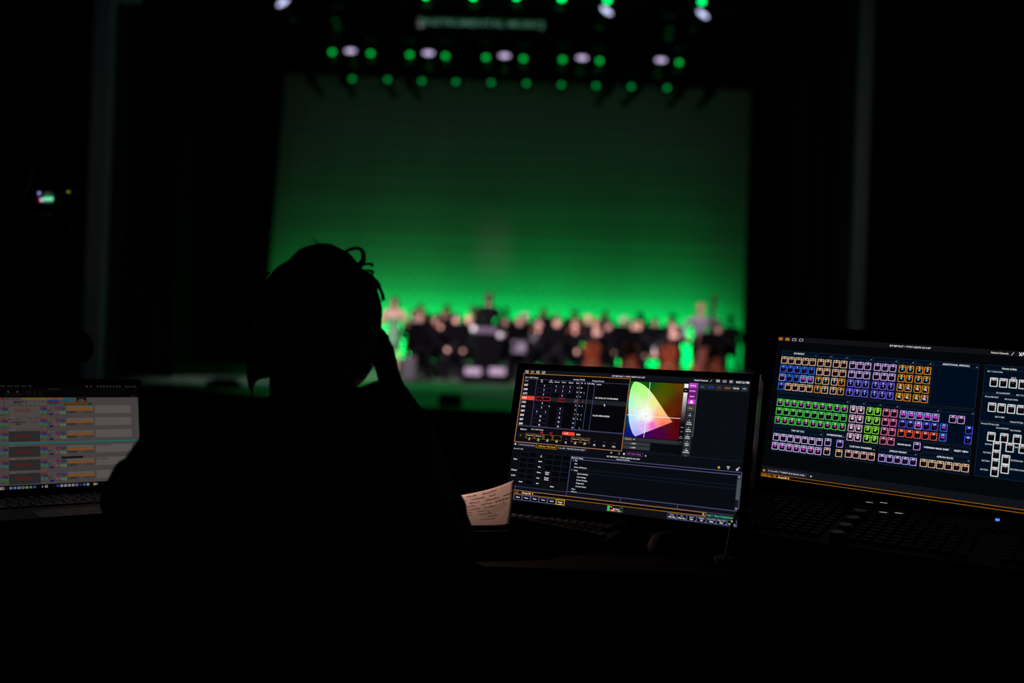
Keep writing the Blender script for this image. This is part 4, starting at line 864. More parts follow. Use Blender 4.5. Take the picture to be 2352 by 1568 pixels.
def ch(x, y, n, c, body='-', bc=(200, 40, 190), w=47, h=55, low='-18', t=4):
    Bx(x, y, x + w, y + h, c, t, 4, (4, 5, 10), 4); Rr(x + 2, y + 15, x + w - 2, y + 18, c, 6)
    Rr(x + t, y + t, x + w - t, y + 15, tuple(v * .22 for v in c), 6); Tx(x + w / 2, y + 10, str(n), 12, WH, 'c', .03, L=8)
    if body == '-': Rr(x + w / 2 - 4, y + 27, x + w / 2 + 4, y + 30, (170, 30, 150), 6)
    elif body == 'D': u.rrect(x + w / 2 - 7, y + 21, x + w / 2 + 7, y + 35, bc, 6, 8)
    elif body == '##': Rr(x + 10, y + 22, x + 22, y + 34, bc, 8); Rr(x + 25, y + 22, x + 37, y + 34, bc, 8)
    elif body: Tx(x + w / 2, y + 28, body, 18 if len(body) < 3 else 14, bc, 'c', .05, L=8)
    if low: Tx(x + w - 6, y + 44, low, 11, (120, 40, 120), 'r', .02, L=8)
PE = (250, 200, 150); BL = (50, 110, 240); LA = (165, 165, 255); PB = (165, 195, 255); ORG = (245, 150, 15); LP = (225, 190, 255); PU = (125, 100, 250); CY = (90, 190, 255); MG = (235, 50, 215)
grp(43, 110, 310, 427, 'DS FRONT', idt='1')
rows = [[(15, PE), (14, PE), (13, PE), (12, PE), (11, PE)], [(10, BL), (9, BL), (8, BL), (7, BL), (6, BL)], [(5, LA), (4, BL), (3, BL), (2, PB), (1, PB)], [(20, BL), (19, PE), (18, PE), (17, PE), (16, PE)]]
for j, rw in enumerate(rows):
    for i, (n, c) in enumerate(rw): ch(46 + 53.7 * i, 156 + 67 * j, n, c, 'FDE' if c is PB else '-', MG)
grp(316, 110, 426, 427); grp(430, 110, 541, 427)
for x, tab in ((321, [(34, 33), (30, 29), (26, 25), (22, 21)]), (437, [(36, 35), (32, 31), (28, 27), (24, 23)])):
    for j, (a_, b_) in enumerate(tab):
        for i, n in enumerate((a_, b_)):
            c = ORG if n in (26, 22, 27, 23) else PE; ch(x + 53.7 * i, 156 + 67 * j, n, c, '5' if j > 1 else '-', CY)
grp(548, 110, 716, 427); grp(722, 110, 890, 427)
for x, n0, t_ in ((555, 72, '3'), (730, 52, '4')):
    for j in range(4):
        for i in range(3): ch(x + 53.4 * i, 156 + 67 * j, n0 - j * 3 - i, LP if j < 2 else PU, '-' if j < 2 else t_, CY)
grp(895, 110, 1005, 427); grp(1011, 110, 1121, 427)
for x, n0 in ((902, 84), (1017, 96)):
    for j in range(4):
        for i in range(2): ch(x + 53.4 * i, 156 + 67 * j, n0 - j * 2 - i, ORG, 'D' if j < 2 else 'OL', CY if j < 2 else WH)
grp(1128, 110, 1422, 424, 'ADDITIONAL SPECIALS')
for x in (375, 321, 437, 491, 555, 609, 662, 730, 783, 836, 902, 955, 1017, 1070, 597, 650, 714, 766, 827, 880): Tx(x + 24, 147 if x not in (597, 650, 714, 766, 827, 880) else 472, ':', 11, (190, 190, 200), 'c', .03)
GN = (85, 235, 80)
grp(52, 435, 586, 684)
for j in range(3):
    for i in range(10): ch(55 + 53.1 * i, 482 + 67 * j, 130 - 10 * j - i, GN, '-' if j == 1 else '40', MG)
grp(591, 435, 701, 750); grp(706, 435, 815, 750); grp(822, 435, 932, 750)
for x, n0, c, bt, bc in ((597, 156, (250, 195, 225), '88', WH), (714, 176, (150, 250, 40), '67', (170, 255, 120)), (827, 136, (250, 120, 165), '-', MG)):
    for j in range(4):
        for i in range(2): ch(x + 53 * i, 480 + 67 * j, n0 - j * 2 - i, c, bt, bc)
grp(937, 435, 1203, 684)
for j in range(3):
    for i in range(5):
        c = (185, 175, 255) if j == 0 or (j == 1 and i == 2) else ((75, 80, 240) if j == 1 else (250, 90, 55))
        ch(943 + 53.2 * i, 480 + 66.5 * j, 215 - j * 5 - i, c, '-' if (j == 2 or (j == 1 and i != 2)) else '##', MG)
grp(1210, 433, 1424, 681)
ch(1267, 478, 301, (215, 165, 235)); ch(1320, 478, 302, (215, 165, 235))
for x, y, n, bt in ((1216, 544, 303, 'FDE'), (1216, 612, 304, 'FDE'), (1376, 544, 305, '-'), (1376, 612, 306, '-')): ch(x, y, n, (45, 120, 245) if x < 1300 else (50, 80, 245), bt, MG)
for x0, x1, t_ in ((942, 1105, ''), (1114, 1298, 'OVERHEAD MAGIC SHEET'), (1305, 1426, 'RESET VIEW')):
    Bx(x0, 689, x1, 751, GE, 2, 2, GB, 14); Tx((x0 + x1) / 2, 720, t_, 17, WH, 'c', .025, w=(x1 - x0 - 20) if t_ and x1 - x0 > 150 else None)
Tx(948, 720, 'ORGAN BACK:', 16, WH, w=92, bold=.025); ch(1055, 693, 320, (200, 165, 240))
grp(52, 694, 424, 877, 'TOP OF CYC')
for j in range(2):
    for i in range(7): ch(59 + 53.7 * i, 745 + 67.5 * j, 147 - 10 * j - i, (225, 200, 255), '-' if j == 0 else '30', MG, low='')
grp(430, 694, 586, 877, 'INTERPRETERS')
for x, y, n, c in ((444, 739, 341, (215, 190, 255)), (530, 740, 342, (190, 160, 255)), (445, 806, 343, (250, 200, 195)), (531, 809, 344, (250, 200, 120))): ch(x, y, n, c)
grp(596, 759, 807, 877, 'CURTAIN WARMERS')
for i in range(4): ch(599 + 53.3 * i, 804, 159 - i, (250, 195, 175))
grp(828, 758, 1089, 875, 'APRON FRONT')
for i in range(5): ch(831 + 52.6 * i, 804, 400 + i, (195, 175, 255))
grp(1107, 758, 1428, 875, 'APRON BACK')
for i in range(6): ch(1111 + 53.1 * i, 803, 410 + i, (250, 205, 150))
def hch(x, y): ch(x, y, 'XXX', (215, 220, 215), '-', t=6, w=50, h=63, low='')
Bx(1459, 109, 1872, 873, GE, 2, 2, GB, 5); Tx(1610, 127, 'House Lights', 18, (215, 220, 215), 'c', .03, w=90)
for y in (139, 302, 310, 494, 502): Rr(1460, y, 1870, y + 2, GE, 4)
for k in range(6): hch(1498 + 59 * k, 195); hch(1502 + 58.8 * k, 367)
for x, y in ((1516, 567), (1594, 567), (1672, 567), (1750, 567), (1556, 626), (1634, 626), (1712, 626), (1556, 684), (1557, 742), (1557, 800), (1617, 710), (1617, 772)): hch(x, y)
for x, y, t_, w_ in ((1477, 153, 'Bal 1 / 2 Box Lights', 95), (1628, 186, 'Bal 5', 28), (1545, 296, 'DS and Mid BAY', 85), (1668, 300, 'Bal 1 / 2 Bay', 60), (1478, 328, 'DS and Mid BAY', 85), (1600, 334, 'Bal 2 Left / Right', 80), (1552, 460, 'Bal 3 Mid', 56), (1645, 484, 'Ground / Flr Bays', 80), (1470, 514, 'Ground / Flr Box Light', 112), (1565, 534, 'US and Mid BAY', 78), (1650, 540, 'Stage Straights', 65), (1508, 650, 'Back Center', 44), (1502, 708, 'Bal 2 Right', 48), (1498, 764, 'Bal 2 Right', 48), (1494, 824, 'Bal 2 Right', 48), (1690, 650, 'Back Left / Right', 70), (1674, 740, 'Bal 2 Flight Under', 72), (1674, 800, 'Bal 2 Flight Under', 90)):
    Tx(x, y, t_, 14, (190, 195, 195), w=w_, bold=.03)
Rr(0, 996, 1920, 1052, (17, 18, 24), 2); Bx(45, 1016, 357, 1046, (60, 60, 90), 2, 3, (12, 13, 18)); Tx(54, 1031, '3.3 Live MS 2 "TOMBSTONE MAGIC SHEE..."', 16, (200, 195, 210), w=288, bold=.015)
gearicon(23, 1034, (225, 150, 30), 10); Rr(368, 1029, 384, 1032, WH, 4); Rr(374.5, 1022, 377.5, 1039, WH, 4)
Bx(4, 1054, 1916, 1079, (185, 115, 20), 3, 3, (6, 5, 4)); Tx(14, 1068, 'LIVE: Cue  173 :', 17, (235, 155, 30), w=112, L=8, bold=.015); Tx(134, 1068, 'Group 80', 17, (255, 225, 190), w=66, L=8, bold=.02); u.poly([(213, 1060), (221, 1068), (213, 1076), (205, 1068)], (240, 180, 40), 8)
u.build('screen', CM, emissive_print('console_print', .3), con)
# gooseneck lamps of the console
gl = empty('gooseneck_lamp', P(1669, 1240, 1.72).xy.to_3d() + Vector((0, 0, DESKZ)), 'thin dark gooseneck lamp arching over the lower right corner of the centre monitor', 'lamp')
pts = [P(1666, 1250, 1.72), P(1680, 1207, 1.72), P(1692, 1180, 1.72), P(1703, 1166, 1.72), P(1716, 1168, 1.71), P(1727, 1180, 1.70), P(1733, 1194, 1.70)]
pts[0].z = DESKZ; GN_ = mat('gooseneck_rubber', (.004, .005, .003), .5, spec=.15)
b = MB(); b.tube(pts, .003, 8); b.build('neck', GN_, gl)
b = MB(); b.tube([pts[-1], P(1737, 1206, 1.70)], [.004, .0065], 10); b.build('head', BLKM, gl)
b = MB(); b.lathe([(.02, 0), (.02, .012), (.006, .016)], T(pts[0]), 14); b.build('base', BLKM, gl)
b = MB(); b.ball(P(1681, 1197, 1.717), .0013); b.build('neck_glint', mat('yellow_green_glint', (.3, .4, .1), .3, emit=(.55, 1, .1), estr=.8, var=0), gl)  # yellow-green highlight on the neck, painted as a glowing bead
# ------------------------------------------------------------------ keyboard, mouse, papers
KX = R(math.radians(-11), 'Z').to_3x3() @ Vector((.8678, -.4969, 0)).normalized()
KWd, KD = .285, .108
KY = Vector((-KX.y, KX.x, 0)); KYt = (KY * math.cos(.16) + Vector((0, 0, 1)) * math.sin(.16)); KZ = KX.cross(KYt)
ctr = G(1391, 1247, .760) - KX * KWd / 2 + KYt * KD / 2
KBM = Matrix(((KX.x, KYt.x, KZ.x, ctr.x), (KX.y, KYt.y, KZ.y, ctr.y), (KX.z, KYt.z, KZ.z, .774), (0, 0, 0, 1)))
kb = empty('keyboard', (ctr.x, ctr.y, DESKZ), 'black computer keyboard lying below the centre monitor', 'keyboard')
b = MB(); b.box((0, 0, -.006), (KWd, KD + .012, .014), bev=.004); b.build('case', mat('keyboard_case', (.03, .03, .033), .5), kb, KBM)
b = MB()
for sx in (-1, 1): b.box((sx * .11, .048, -.019), (.03, .01, .016))
b.build('feet', BLK, kb, KBM)
KCAP = mat('keyboard_key', (.07, .07, .085), .5)
km_ = {}
for ry in range(6):
    x = -KWd / 2 + .010; y = KD / 2 - .010 - ry * .0178
    ws = [.0182] * 18 if ry < 4 else ([.0182] * 3 + [.085] + [.0182] * 7 if ry == 5 else [.028] + [.0182] * 12 + [.04] + [.0182] * 3)
    for w_ in ws:
        if x + w_ > KWd / 2 - .004: break
        k_ = round(w_, 4)
        if k_ not in km_: q = MB(); q.box((0, 0, .003), (w_ - .003, .0148, .007), bev=.0015); km_[k_] = q.mesh('key', KCAP)
        link_mesh('key', km_[k_], kb, KBM @ T(x + w_ / 2, y, .002)); x += w_
mc = G(1537, 1262, DESKZ)
KX = Vector((.8678, -.4969, 0)).normalized(); ms = empty('computer_mouse', (mc.x, mc.y, DESKZ), 'low black computer mouse on the desk below the monitor', 'mouse')
MZ = frame(mc, KX, (0, 0, 1)); nm = MB(); vs = []; N1, N2 = 10, 14
for i in range(N1 + 1):
    for j in range(N2 + 1):
        a = -1 + 2 * i / N1; c = -1 + 2 * j / N2; X = a * .031 * math.sqrt(max(0, 1 - (c * .92) ** 4)); Y = c * .055
        hgt = .036 * (1 - a * a * .9) ** .5 * (1 - c ** 4) ** .5 * (1 - .15 * c); vs.append((X, Y, max(hgt, .0005)))
nm.add(vs, [(i * (N2 + 1) + j, (i + 1) * (N2 + 1) + j, (i + 1) * (N2 + 1) + j + 1, i * (N2 + 1) + j + 1) for i in range(N1) for j in range(N2)])
nm.build('shell', mat('mouse_shell', (.012, .012, .013), .7, spec=.15), ms, MZ, smooth=True)
b = MB(); b.lathe([(.006, -.003), (.007, 0), (.006, .003)], T(0, .028, .034) @ R(math.pi / 2, 'Y'), 12); b.build('wheel', BLK, ms, MZ)
b = MB(); b.tube([MZ @ Vector((0, .052, .01)), MZ @ Vector((.03, .10, .003)), MZ @ Vector((-.05, .16, .003)), MZ @ Vector((-.2, .17, .003))], .002, 6); b.build('cable', BLK, ms)
# curled page of handwritten notes; far right corner lifts
PAP = mat('cream_paper', (.62, .50, .44), .85, spec=.1, var=.04, scale=60)
PZ = DESKZ + .034
pa, pb_, pc, pd = G(1170, 1209, PZ), G(915, 1213, PZ), G(1192, 1166, PZ), G(968, 1149, PZ)
bd = empty('script_binder', (pa + pb_ + pc + pd) / 4 - Vector((0, 0, .034)), 'thick dark binder lying under the page of handwritten notes', 'binder')
qx = (pa - pb_).normalized(); BM = frame((pa + pb_ + pc + pd) / 4, qx, (0, 0, 1)); bl_ = (pa - pb_).length; bw_ = (pd - pb_).length * .96
b = MB(); b.box((-.03, 0, -.005), (bl_ * .8, bw_, .004), bev=.001); b.box((-.03, 0, -.032), (bl_ * .8, bw_, .004), bev=.001); b.box((-bl_ * .4 - .028, 0, -.0185), (.004, bw_, .03)); b.build('cover', mat('binder_cover', (.004, .003, .003), .95, spec=.03), bd, BM)
b = MB(); b.box((-.028, 0, -.0185), (bl_ * .77, bw_ * .95, .022)); b.build('pages', mat('dark_page_edges', (.02, .016, .015), .9), bd, BM)
def page(s, t):
    """s from left to right, t from the near edge to the far edge"""
    p = (pb_ * (1 - s) + pa * s) * (1 - t) + (pd * (1 - s) + pc * s) * t
    lift = .060 * max(0, (s * .9 + t * .75 - .80) / .85) ** 1.6
    return p + Vector((-.012 * lift / .06, -.02 * lift / .06, lift + .002 + .003 * math.sin(s * 5) * t))
def sheet(name, fn, n, m, mt, th=.0006, parent=None):
    b = MB(); b.add([fn(i / n, j / m) for j in range(m + 1) for i in range(n + 1)], [(j * (n + 1) + i, j * (n + 1) + i + 1, (j + 1) * (n + 1) + i + 1, (j + 1) * (n + 1) + i) for j in range(m) for i in range(n)])
    o = b.build(name, mt, parent, smooth=True); md = o.modifiers.new('t', 'SOLIDIFY'); md.thickness = th; md.offset = -1; return o
ppr = empty('notes_page', (pa + pb_ + pc + pd) / 4, 'curled cream page of handwritten notes lit warmly beside the keyboard', 'paper')
sheet('page', page, 24, 24, PAP, parent=ppr)
b = MB(); rnd = random.Random(11)
def stroke(pts, w_=.0009):
    ps = [page(s, t) + Vector((0, 0, .0012)) for s, t in pts]
    for i in range(len(ps) - 1):
        d = (ps[i + 1] - ps[i]); n_ = Vector((-d.y, d.x, 0)).normalized() * w_
        b.add([ps[i] - n_, ps[i + 1] - n_, ps[i + 1] + n_, ps[i] + n_], [(0, 1, 2, 3)])
for ln in range(11):
    t = .93 - ln * .082; s = .30 + rnd.uniform(0, .08)
    while s < .93 - (.18 if ln > 6 else .04):
        wl = rnd.uniform(.05, .16)
        if rnd.random() < .8:
            k = int(wl / .011); stroke([(s + i * wl / k, t + .006 * math.sin(i * 2.1 + ln) + rnd.uniform(-.008, .008)) for i in range(k + 1)], .0011)
        s += wl + rnd.uniform(.02, .06)
stroke([(.74, .50), (.90, .62), (.93, .56), (.78, .43), (.74, .50)], .0008)
b.build('handwriting', mat('black_ink', (.01, .008, .008), .8), ppr)
# small warm reading lamp hidden behind the operator, lights the page
rl = empty('reading_lamp', (-.34, 2.38, DESKZ), 'small black reading lamp standing on the desk behind the operator', 'lamp')
b = MB(); b.lathe([(.045, 0), (.045, .012), (.02, .02)], T(-.34, 2.38, DESKZ), 18); b.build('base', BLKM, rl)
b = MB(); b.tube([(-.34, 2.38, DESKZ + .02), (-.345, 2.37, DESKZ + .12), (-.33, 2.31, DESKZ + .20), (-.275, 2.22, DESKZ + .205)], .004, 8); b.build('neck', BLKM, rl)
b = MB(); b.lathe([(.008, .03), (.018, .026), (.022, 0), (.020, .0)], T(-.262, 2.20, DESKZ + .185) @ R(.3, 'X'), 16); b.build('shade', BLKM, rl)
b = MB(); b.ball((-.262, 2.198, DESKZ + .184), .006); b.build('bulb', mat('warm_bulb', (.5, .4, .3), .4, emit=(1, .55, .35), estr=2, var=0), rl)
light('reading_lamp_light', 'SPOT', (-.26, 2.195, DESKZ + .176), G(1120, 1205, DESKZ + .03), 5, (1, .62, .50), spot_size=math.radians(58), spot_blend=.55, shadow_soft_size=.012)

# ------------------------------------------------------------------ laptop on its riser, left
LO, LU, LV = Vector((-1.0868, 1.9592, .9987)), Vector((.8045, .594, -.0026)), Vector((.1478, -.2044, -.9677))
LM = panel_matrix(LO, LU, LV); LW, LH = .345, .2156
lx = Vector((LU.x, LU.y, 0)).normalized(); ln_ = Vector((lx.y, -lx.x, 0)); bl = LM @ Vector((LW / 2, -LH - .012, 0)); LZ = bl.z - .002
rs = empty('laptop_riser', (bl + ln_ * .12).xy.to_3d() + Vector((0, 0, DESKZ)), 'low black stand raising the laptop above the desk', 'stand')
LB = frame(Vector((bl.x, bl.y, LZ)), lx, (0, 0, 1))     # x right, y away, z up
b = MB(); b.box((0, -.12, -.020), (.34, .22, .006), bev=.002); b.build('shelf', MATTE, rs, LB)
for sx in (-1, 1): b = MB(); hgt = LZ - .023 - DESKZ; b.box((sx * .16, -.12, -.023 - hgt / 2), (.006, .2, hgt)); b.build('side_panel', MATTE, rs, LB)
lap = empty('laptop', Vector((bl.x, bl.y, LZ - .016)) + ln_ * .12, 'open laptop at left showing a pale cue sheet with IGNORE in red', 'laptop')
ALU = mat('dark_grey_aluminium', (.016, .014, .016), .5, spec=.2)
b = MB(); b.box((0, -.125, -.0085), (.358, .248, .015), bev=.004); b.build('base', ALU, lap, LB)
b = MB(); b.box((0, -.205, -.0006), (.15, .08, .0008)); b.build('trackpad', mat('trackpad', (.018, .016, .018), .4), lap, LB)
b = MB(); b.tube([LB @ Vector((-.13, .0, -.001)), LB @ Vector((.13, .0, -.001))], .006, 8); b.build('hinge', BLK, lap)
b = MB(); b.box((LW / 2, -LH / 2, -.0045), (LW + .014, LH + .022, .005), bev=.0015); b.build('lid', ALU, lap, LM)
b = MB()
for c, d in (((LW / 2, .004, -.0012), (LW + .012, .008, .0022)), ((LW / 2, -LH - .005, -.0012), (LW + .012, .009, .0022)), ((-.003, -LH / 2, -.0012), (.006, LH, .0022)), ((LW + .003, -LH / 2, -.0012), (.006, LH, .0022))): b.box(c, d)
b.build('bezel', mat('black_glass_bezel', (0, 0, 0)), lap, LM)
lk = mat('laptop_key', (.010, .010, .011), .5); km2 = {}
lp = emissive_print('key_legend_print')
for ry in range(6):
    ws = {0: [.0215] * 14, 5: [.019] * 3 + [.024, .108, .024] + [.019] * 4}.get(ry, [(.0195, .028, .033, .041, .02, .02)[ry]] + [.0195] * 12 + [.03, .028, .024, .02, .02][ry - 1:ry])
    x = -.140; y = -.020 - ry * .0192
    for w_ in ws:
        if x + w_ > .141: w_ = .141 - x
        if w_ < .012: break
        k_ = round(w_, 4)
        if k_ not in km2: q = MB(); q.box((0, 0, 0), (w_ - .0028, .0162, .0014), bev=.0006); km2[k_] = q.mesh('key', lk)
        o = link_mesh('key', km2[k_], lap, LB @ T(x + w_ / 2, y, .0009)); x += w_
v = UI(.28, .12, 280, 120); rnd = random.Random(5)
for ry in range(6):
    for k in range(13): v.rect(7 + k * 20.5 + ry * 3, 3 + ry * 19.2, 7 + k * 20.5 + ry * 3 + rnd.choice((3, 4, 7)), 5.2 + ry * 19.2, (52, 50, 48), 1)
v.build('key_legends', LB @ T(-.14, -.015, .0018), lp, lap)
u = UI(LW, LH, 1920, 1200); Rr, Bx, Tx = u.rect, u.box, u.text
DK = .99
Rr(0, 0, 1920, 1200, (1, 1, 1), 0); Rr(0, 48, 1920, 164, (5, 4, 4), 1)
MT = (62, 52, 50)
for x, t_, w_ in ((20, 'File', 28), (60, 'Database', 70), (150, 'Edit', 30), (200, 'View', 34), (255, 'Insert', 46), (340, 'Tools', 40), (422, 'Format', 45), (491, 'Records', 52), (567, 'Scripts', 46), (638, 'Window', 50), (711, 'Help', 30), (1761, 'Wed Apr 8  11:06 PM', 135)): Tx(x, 32, t_, 19, MT, w=w_, bold=.02)
for x, c in ((1335, (85, 60, 60)), (1378, (120, 30, 40)), (1454, MT), (1493, MT), (1525, (55, 55, 80)), (1562, MT), (1598, MT), (1640, MT), (1675, MT), (1708, MT)): u.rrect(x - 7, 24, x + 9, 40, c, 4, 2)
Tx(919, 67, 'TTWY_FB_script_', 18, (50, 42, 42), w=124)
for x in (500, 592): u.rrect(x - 9, 90, x + 9, 108, (60, 56, 56), 3, 3)
for x in (690, 720, 770, 825, 850): u.rrect(x - 6, 92, x + 6, 106, (30, 27, 27), 5, 3)
for x, t_, w_ in ((465, 'New Record', 70), (555, 'Delete Record', 84), (700, 'Find', 22), (762, 'Sort', 26), (818, 'Share', 34), (1830, 'Edit Layout', 58)): Tx(x, 127 if x < 1800 else 146, t_, 14, (42, 34, 34), w=w_)
PG = (68, 61, 61); PW = (84, 78, 77); PL_ = (100, 94, 92)
Rr(0, 164, 1915, 1152, PG, 2)
def cell(x0, y0, x1, y1, c, t_=None, L=4, tc=(30, 26, 26), s_=13): Rr(x0, y0, x1, y1, c, L); (t_ and Tx((x0 + x1) / 2, (y0 + y1) / 2, t_, s_, tc, 'c', .02, w=min(x1 - x0 - 12, 8.5 * len(t_)), L=L + 3))
Bx(495, 194, 898, 1152, (44, 40, 40), 2, 3); Rr(497, 196, 896, 1150, (72, 66, 64), 3)
cell(422, 168, 464, 188, (110, 18, 14), 'EDIT'); cell(470, 168, 505, 188, (40, 60, 70), 'CUE'); cell(515, 168, 625, 188, PG, 'NEW REC CHECK')
cell(635, 168, 897, 189, (108, 95, 14), 'REMEMBER - CHECK THIS BEFORE YOU SAVE'); cell(905, 167, 1066, 189, (115, 70, 35), 'SPOT CUES', tc=(60, 30, 15))
cell(904, 193, 1029, 213, (32, 48, 110), 'JUMP TO CUE'); cell(904, 216, 1029, 233, (95, 12, 16), 'DELETE'); cell(904, 236, 1029, 252, (12, 80, 72), 'NEW CUE'); cell(1034, 204, 1066, 216, PG, 'FIRST'); cell(1034, 228, 1066, 240, PG, '1.00')
cell(1076, 171, 1152, 194, (12, 88, 100), 'ACTION'); cell(1076, 195, 1152, 219, (12, 75, 80), 'MOVE')
Rr(1216, 166, 1329, 215, (14, 12, 12), 4); u.poly([(1225, 205), (1245, 185), (1275, 180), (1300, 190), (1325, 208), (1290, 212)], (66, 60, 48), 5)
for k in range(4): cell(1080 + k * 64, 225, 1141 + k * 64, 255, (82, 50, 8), 'SPOT %d' % (k + 1), tc=(35, 20, 4))
u.rrect(1337, 224, 1389, 253, (12, 60, 14), 5, 4)
Tx(549, 218, 'SPOT 1', 40, (14, 13, 13), w=134, bold=.03, L=8); cell(580, 238, 650, 246, (72, 66, 64), 'FRAME 1 OF 1')
for x in (738, 822): 
    for k in range(3): cell(x, 199 + k * 17, x + 62, 213 + k * 17, ((84, 68, 66), (60, 66, 76), (92, 80, 66))[k], 'A B')
for x in (424,):
    for k in range(3): cell(x, 199 + k * 17, x + 66, 213 + k * 17, ((84, 62, 60), (64, 66, 72), (70, 66, 66))[k], 'ABC')
for x in (10, 110, 210, 310):
    cell(x, 175, x + 85, 250, (70, 62, 60), 'SPOT 2')
Rr(497, 252, 896, 255, (10, 10, 10), 5)
ys = [258, 400, 545, 719, 868, 1020]
for k, y in enumerate(ys):
    hot = k in (2, 3, 4, 5)
    for x in (0, 140, 280): cell(x, y, x + 120, y + 90, (60, 55, 55), 'NOTES')
    for x in (421, 824):
        y0 = y - 1 if k else y + 2
        for m, (c, t_) in enumerate((((110, 48, 40), 'BLACK'), ((58, 50, 50), 'COLOR'), ((62, 42, 100), 'FADE'), ((52, 82, 108), 'FOLLOW'), ((42, 104, 36), 'CHECK'))):
            cell(x, y0 + m * 17.2, x + 71, y0 + m * 17.2 + 16, c, t_)
        Rr(x + 36, y0 + 35, x + 71, y0 + 50, (45, 20, 90), 5)
        Tx(x + 3, y0 + 96, 'FOCUS', 11, (30, 28, 28), w=28); Tx(x + 3, y0 + 106, 'INTENS', 11, (30, 28, 28), w=28); Bx(x + 43, y0 + 92, x + 55, y0 + 104, (40, 38, 38), 2, 5)
    if hot: Rr(500, y + 2, 822, y + 121, (40, 38, 38), 4); Tx(722, y + 14, 'OFF', 14, (12, 12, 12), 'c', .03); Bx(506, y + 8, 518, y + 30, (20, 20, 20), 2, 5)
    else: Bx(500, y + 2, 822, y + 118, (52, 48, 46), 1, 4)
    if k == 1:
        Rr(504, 404, 523, 420, (85, 5, 45), 5); Tx(600, 413, 'Fade Out', 18, (22, 20, 20), 'c', w=74); Tx(724, 413, '0%', 17, (22, 20, 20), 'c'); Rr(785, 399, 793, 413, (100, 12, 12), 6); u.poly([(778, 410), (800, 410), (789, 424)], (100, 12, 12), 6)
        Tx(600, 447, 'INTERPRETER &', 20, (16, 15, 15), 'c', .04, w=150); Tx(600, 468, 'SIMBA', 20, (16, 15, 15), 'c', .04, w=58); Tx(756, 447, 'add 50"', 17, (22, 20, 20), 'c'); Rr(500, 429, 822, 431, (50, 46, 46), 5); Rr(692, 402, 694, 515, (50, 46, 46), 5)
    else: Tx(563, y + 57, 'IGNORE', 50, (92, 20, 19), w=163, bold=.015, L=8)
    if k: Rr(500, y - 13, 570, y - 3, (84, 78, 76), 5); Tx(575, y - 8, 'Make this cue for the next spot follow the fade', 11, (45, 40, 40), w=270)
    cell(905, y + 8, 980, y + 34, (74, 68, 66), '5%d' % k, s_=15); 
    Tx(905, y + 52, 'DELETE', 11, (30, 28, 28), w=34); Tx(905, y + 65, 'MOVE', 11, (30, 28, 28), w=28); u.rrect(960, y + 45, 978, y + 63, PW, 5, 5)
    cell(981, y + 16, 1094, y + 32, (66, 44, 104), 'FADE DETAIL'); 
    for m, (c1, c2) in enumerate((((105, 36, 34), (52, 48, 48)), ((46, 74, 100), (40, 100, 34)), ((112, 72, 56), (90, 106, 96)))): cell(981, y + 35 + m * 19, 1036, y + 52 + m * 19, c1, 'AB'); cell(1039, y + 35 + m * 19, 1094, y + 52 + m * 19, c2, 'CD')
    Tx(897, y + 100, 'Pg', 12, (30, 28, 28)); Rr(921, y + 91, 961, y + 108, (8, 8, 95), 5); Tx(990, y + 99, 'DEPT', 11, (30, 28, 28), w=28); Rr(1030, y + 95, 1037, y + 103, (20, 18, 18), 5); cell(1041, y + 90, 1094, y + 105, (74, 92, 84), 'EDIT')
    yb = y + 4 if k else y + 4
    Bx(1107, yb, 1397, yb + 28, (52, 48, 48), 1, 4, PW); Rr(1107, yb + 29, 1397, yb + 58, (112, 70, 34), 4)
    cell(1107, yb + 61, 1214, yb + 86, (50, 47, 47), 'SUMMARY', tc=(38, 36, 36)); Bx(1291, yb + 63, 1396, yb + 87, (36, 33, 33), 1, 4, PG); Tx(1343, yb + 75, 'DELETE NOTE', 13, (24, 22, 22), 'c', .02, w=86, L=8)
    Bx(1416, y, 1829, y + 96, (54, 50, 50), 1, 4, PW)
    if k == 3: Tx(1420, y + 11, 'start in downstage before down', 14, (26, 24, 24), w=170, bold=.02, L=8)
    if k == 4: Tx(1420, y + 11, 'for the second person', 14, (26, 24, 24), w=122, bold=.02, L=8); Tx(1420, y + 26, 'down in stage left area', 14, (26, 24, 24), w=122, bold=.02, L=8)
Rr(0, 675, 1915, 695, (34, 90, 85), 6); Rr(0, 695, 1915, 697, (10, 18, 18), 6)
Rr(1042, 849, 1274, 874, (8, 8, 8), 8); Tx(1050, 862, 'Enter all details for all spots in this cue', 12, (50, 48, 48), w=215, L=11)
Rr(0, 1153, 1920, 1200, (2, 2, 3), 3)
dc = [(120, 120, 118), (20, 20, 22), (110, 112, 118), (30, 90, 150), (110, 120, 128), (100, 110, 100), (110, 100, 88), (40, 92, 78), (20, 50, 130), (4, 8, 14), (3, 3, 3), (125, 122, 128), (3, 3, 4), (8, 12, 8), (20, 40, 100), (125, 120, 122), (125, 120, 122), (122, 122, 122), (125, 120, 122), (110, 100, 130), (30, 22, 60), (20, 66, 140), (125, 120, 124), (2, 2, 3), (135, 115, 60), (2, 2, 3)]
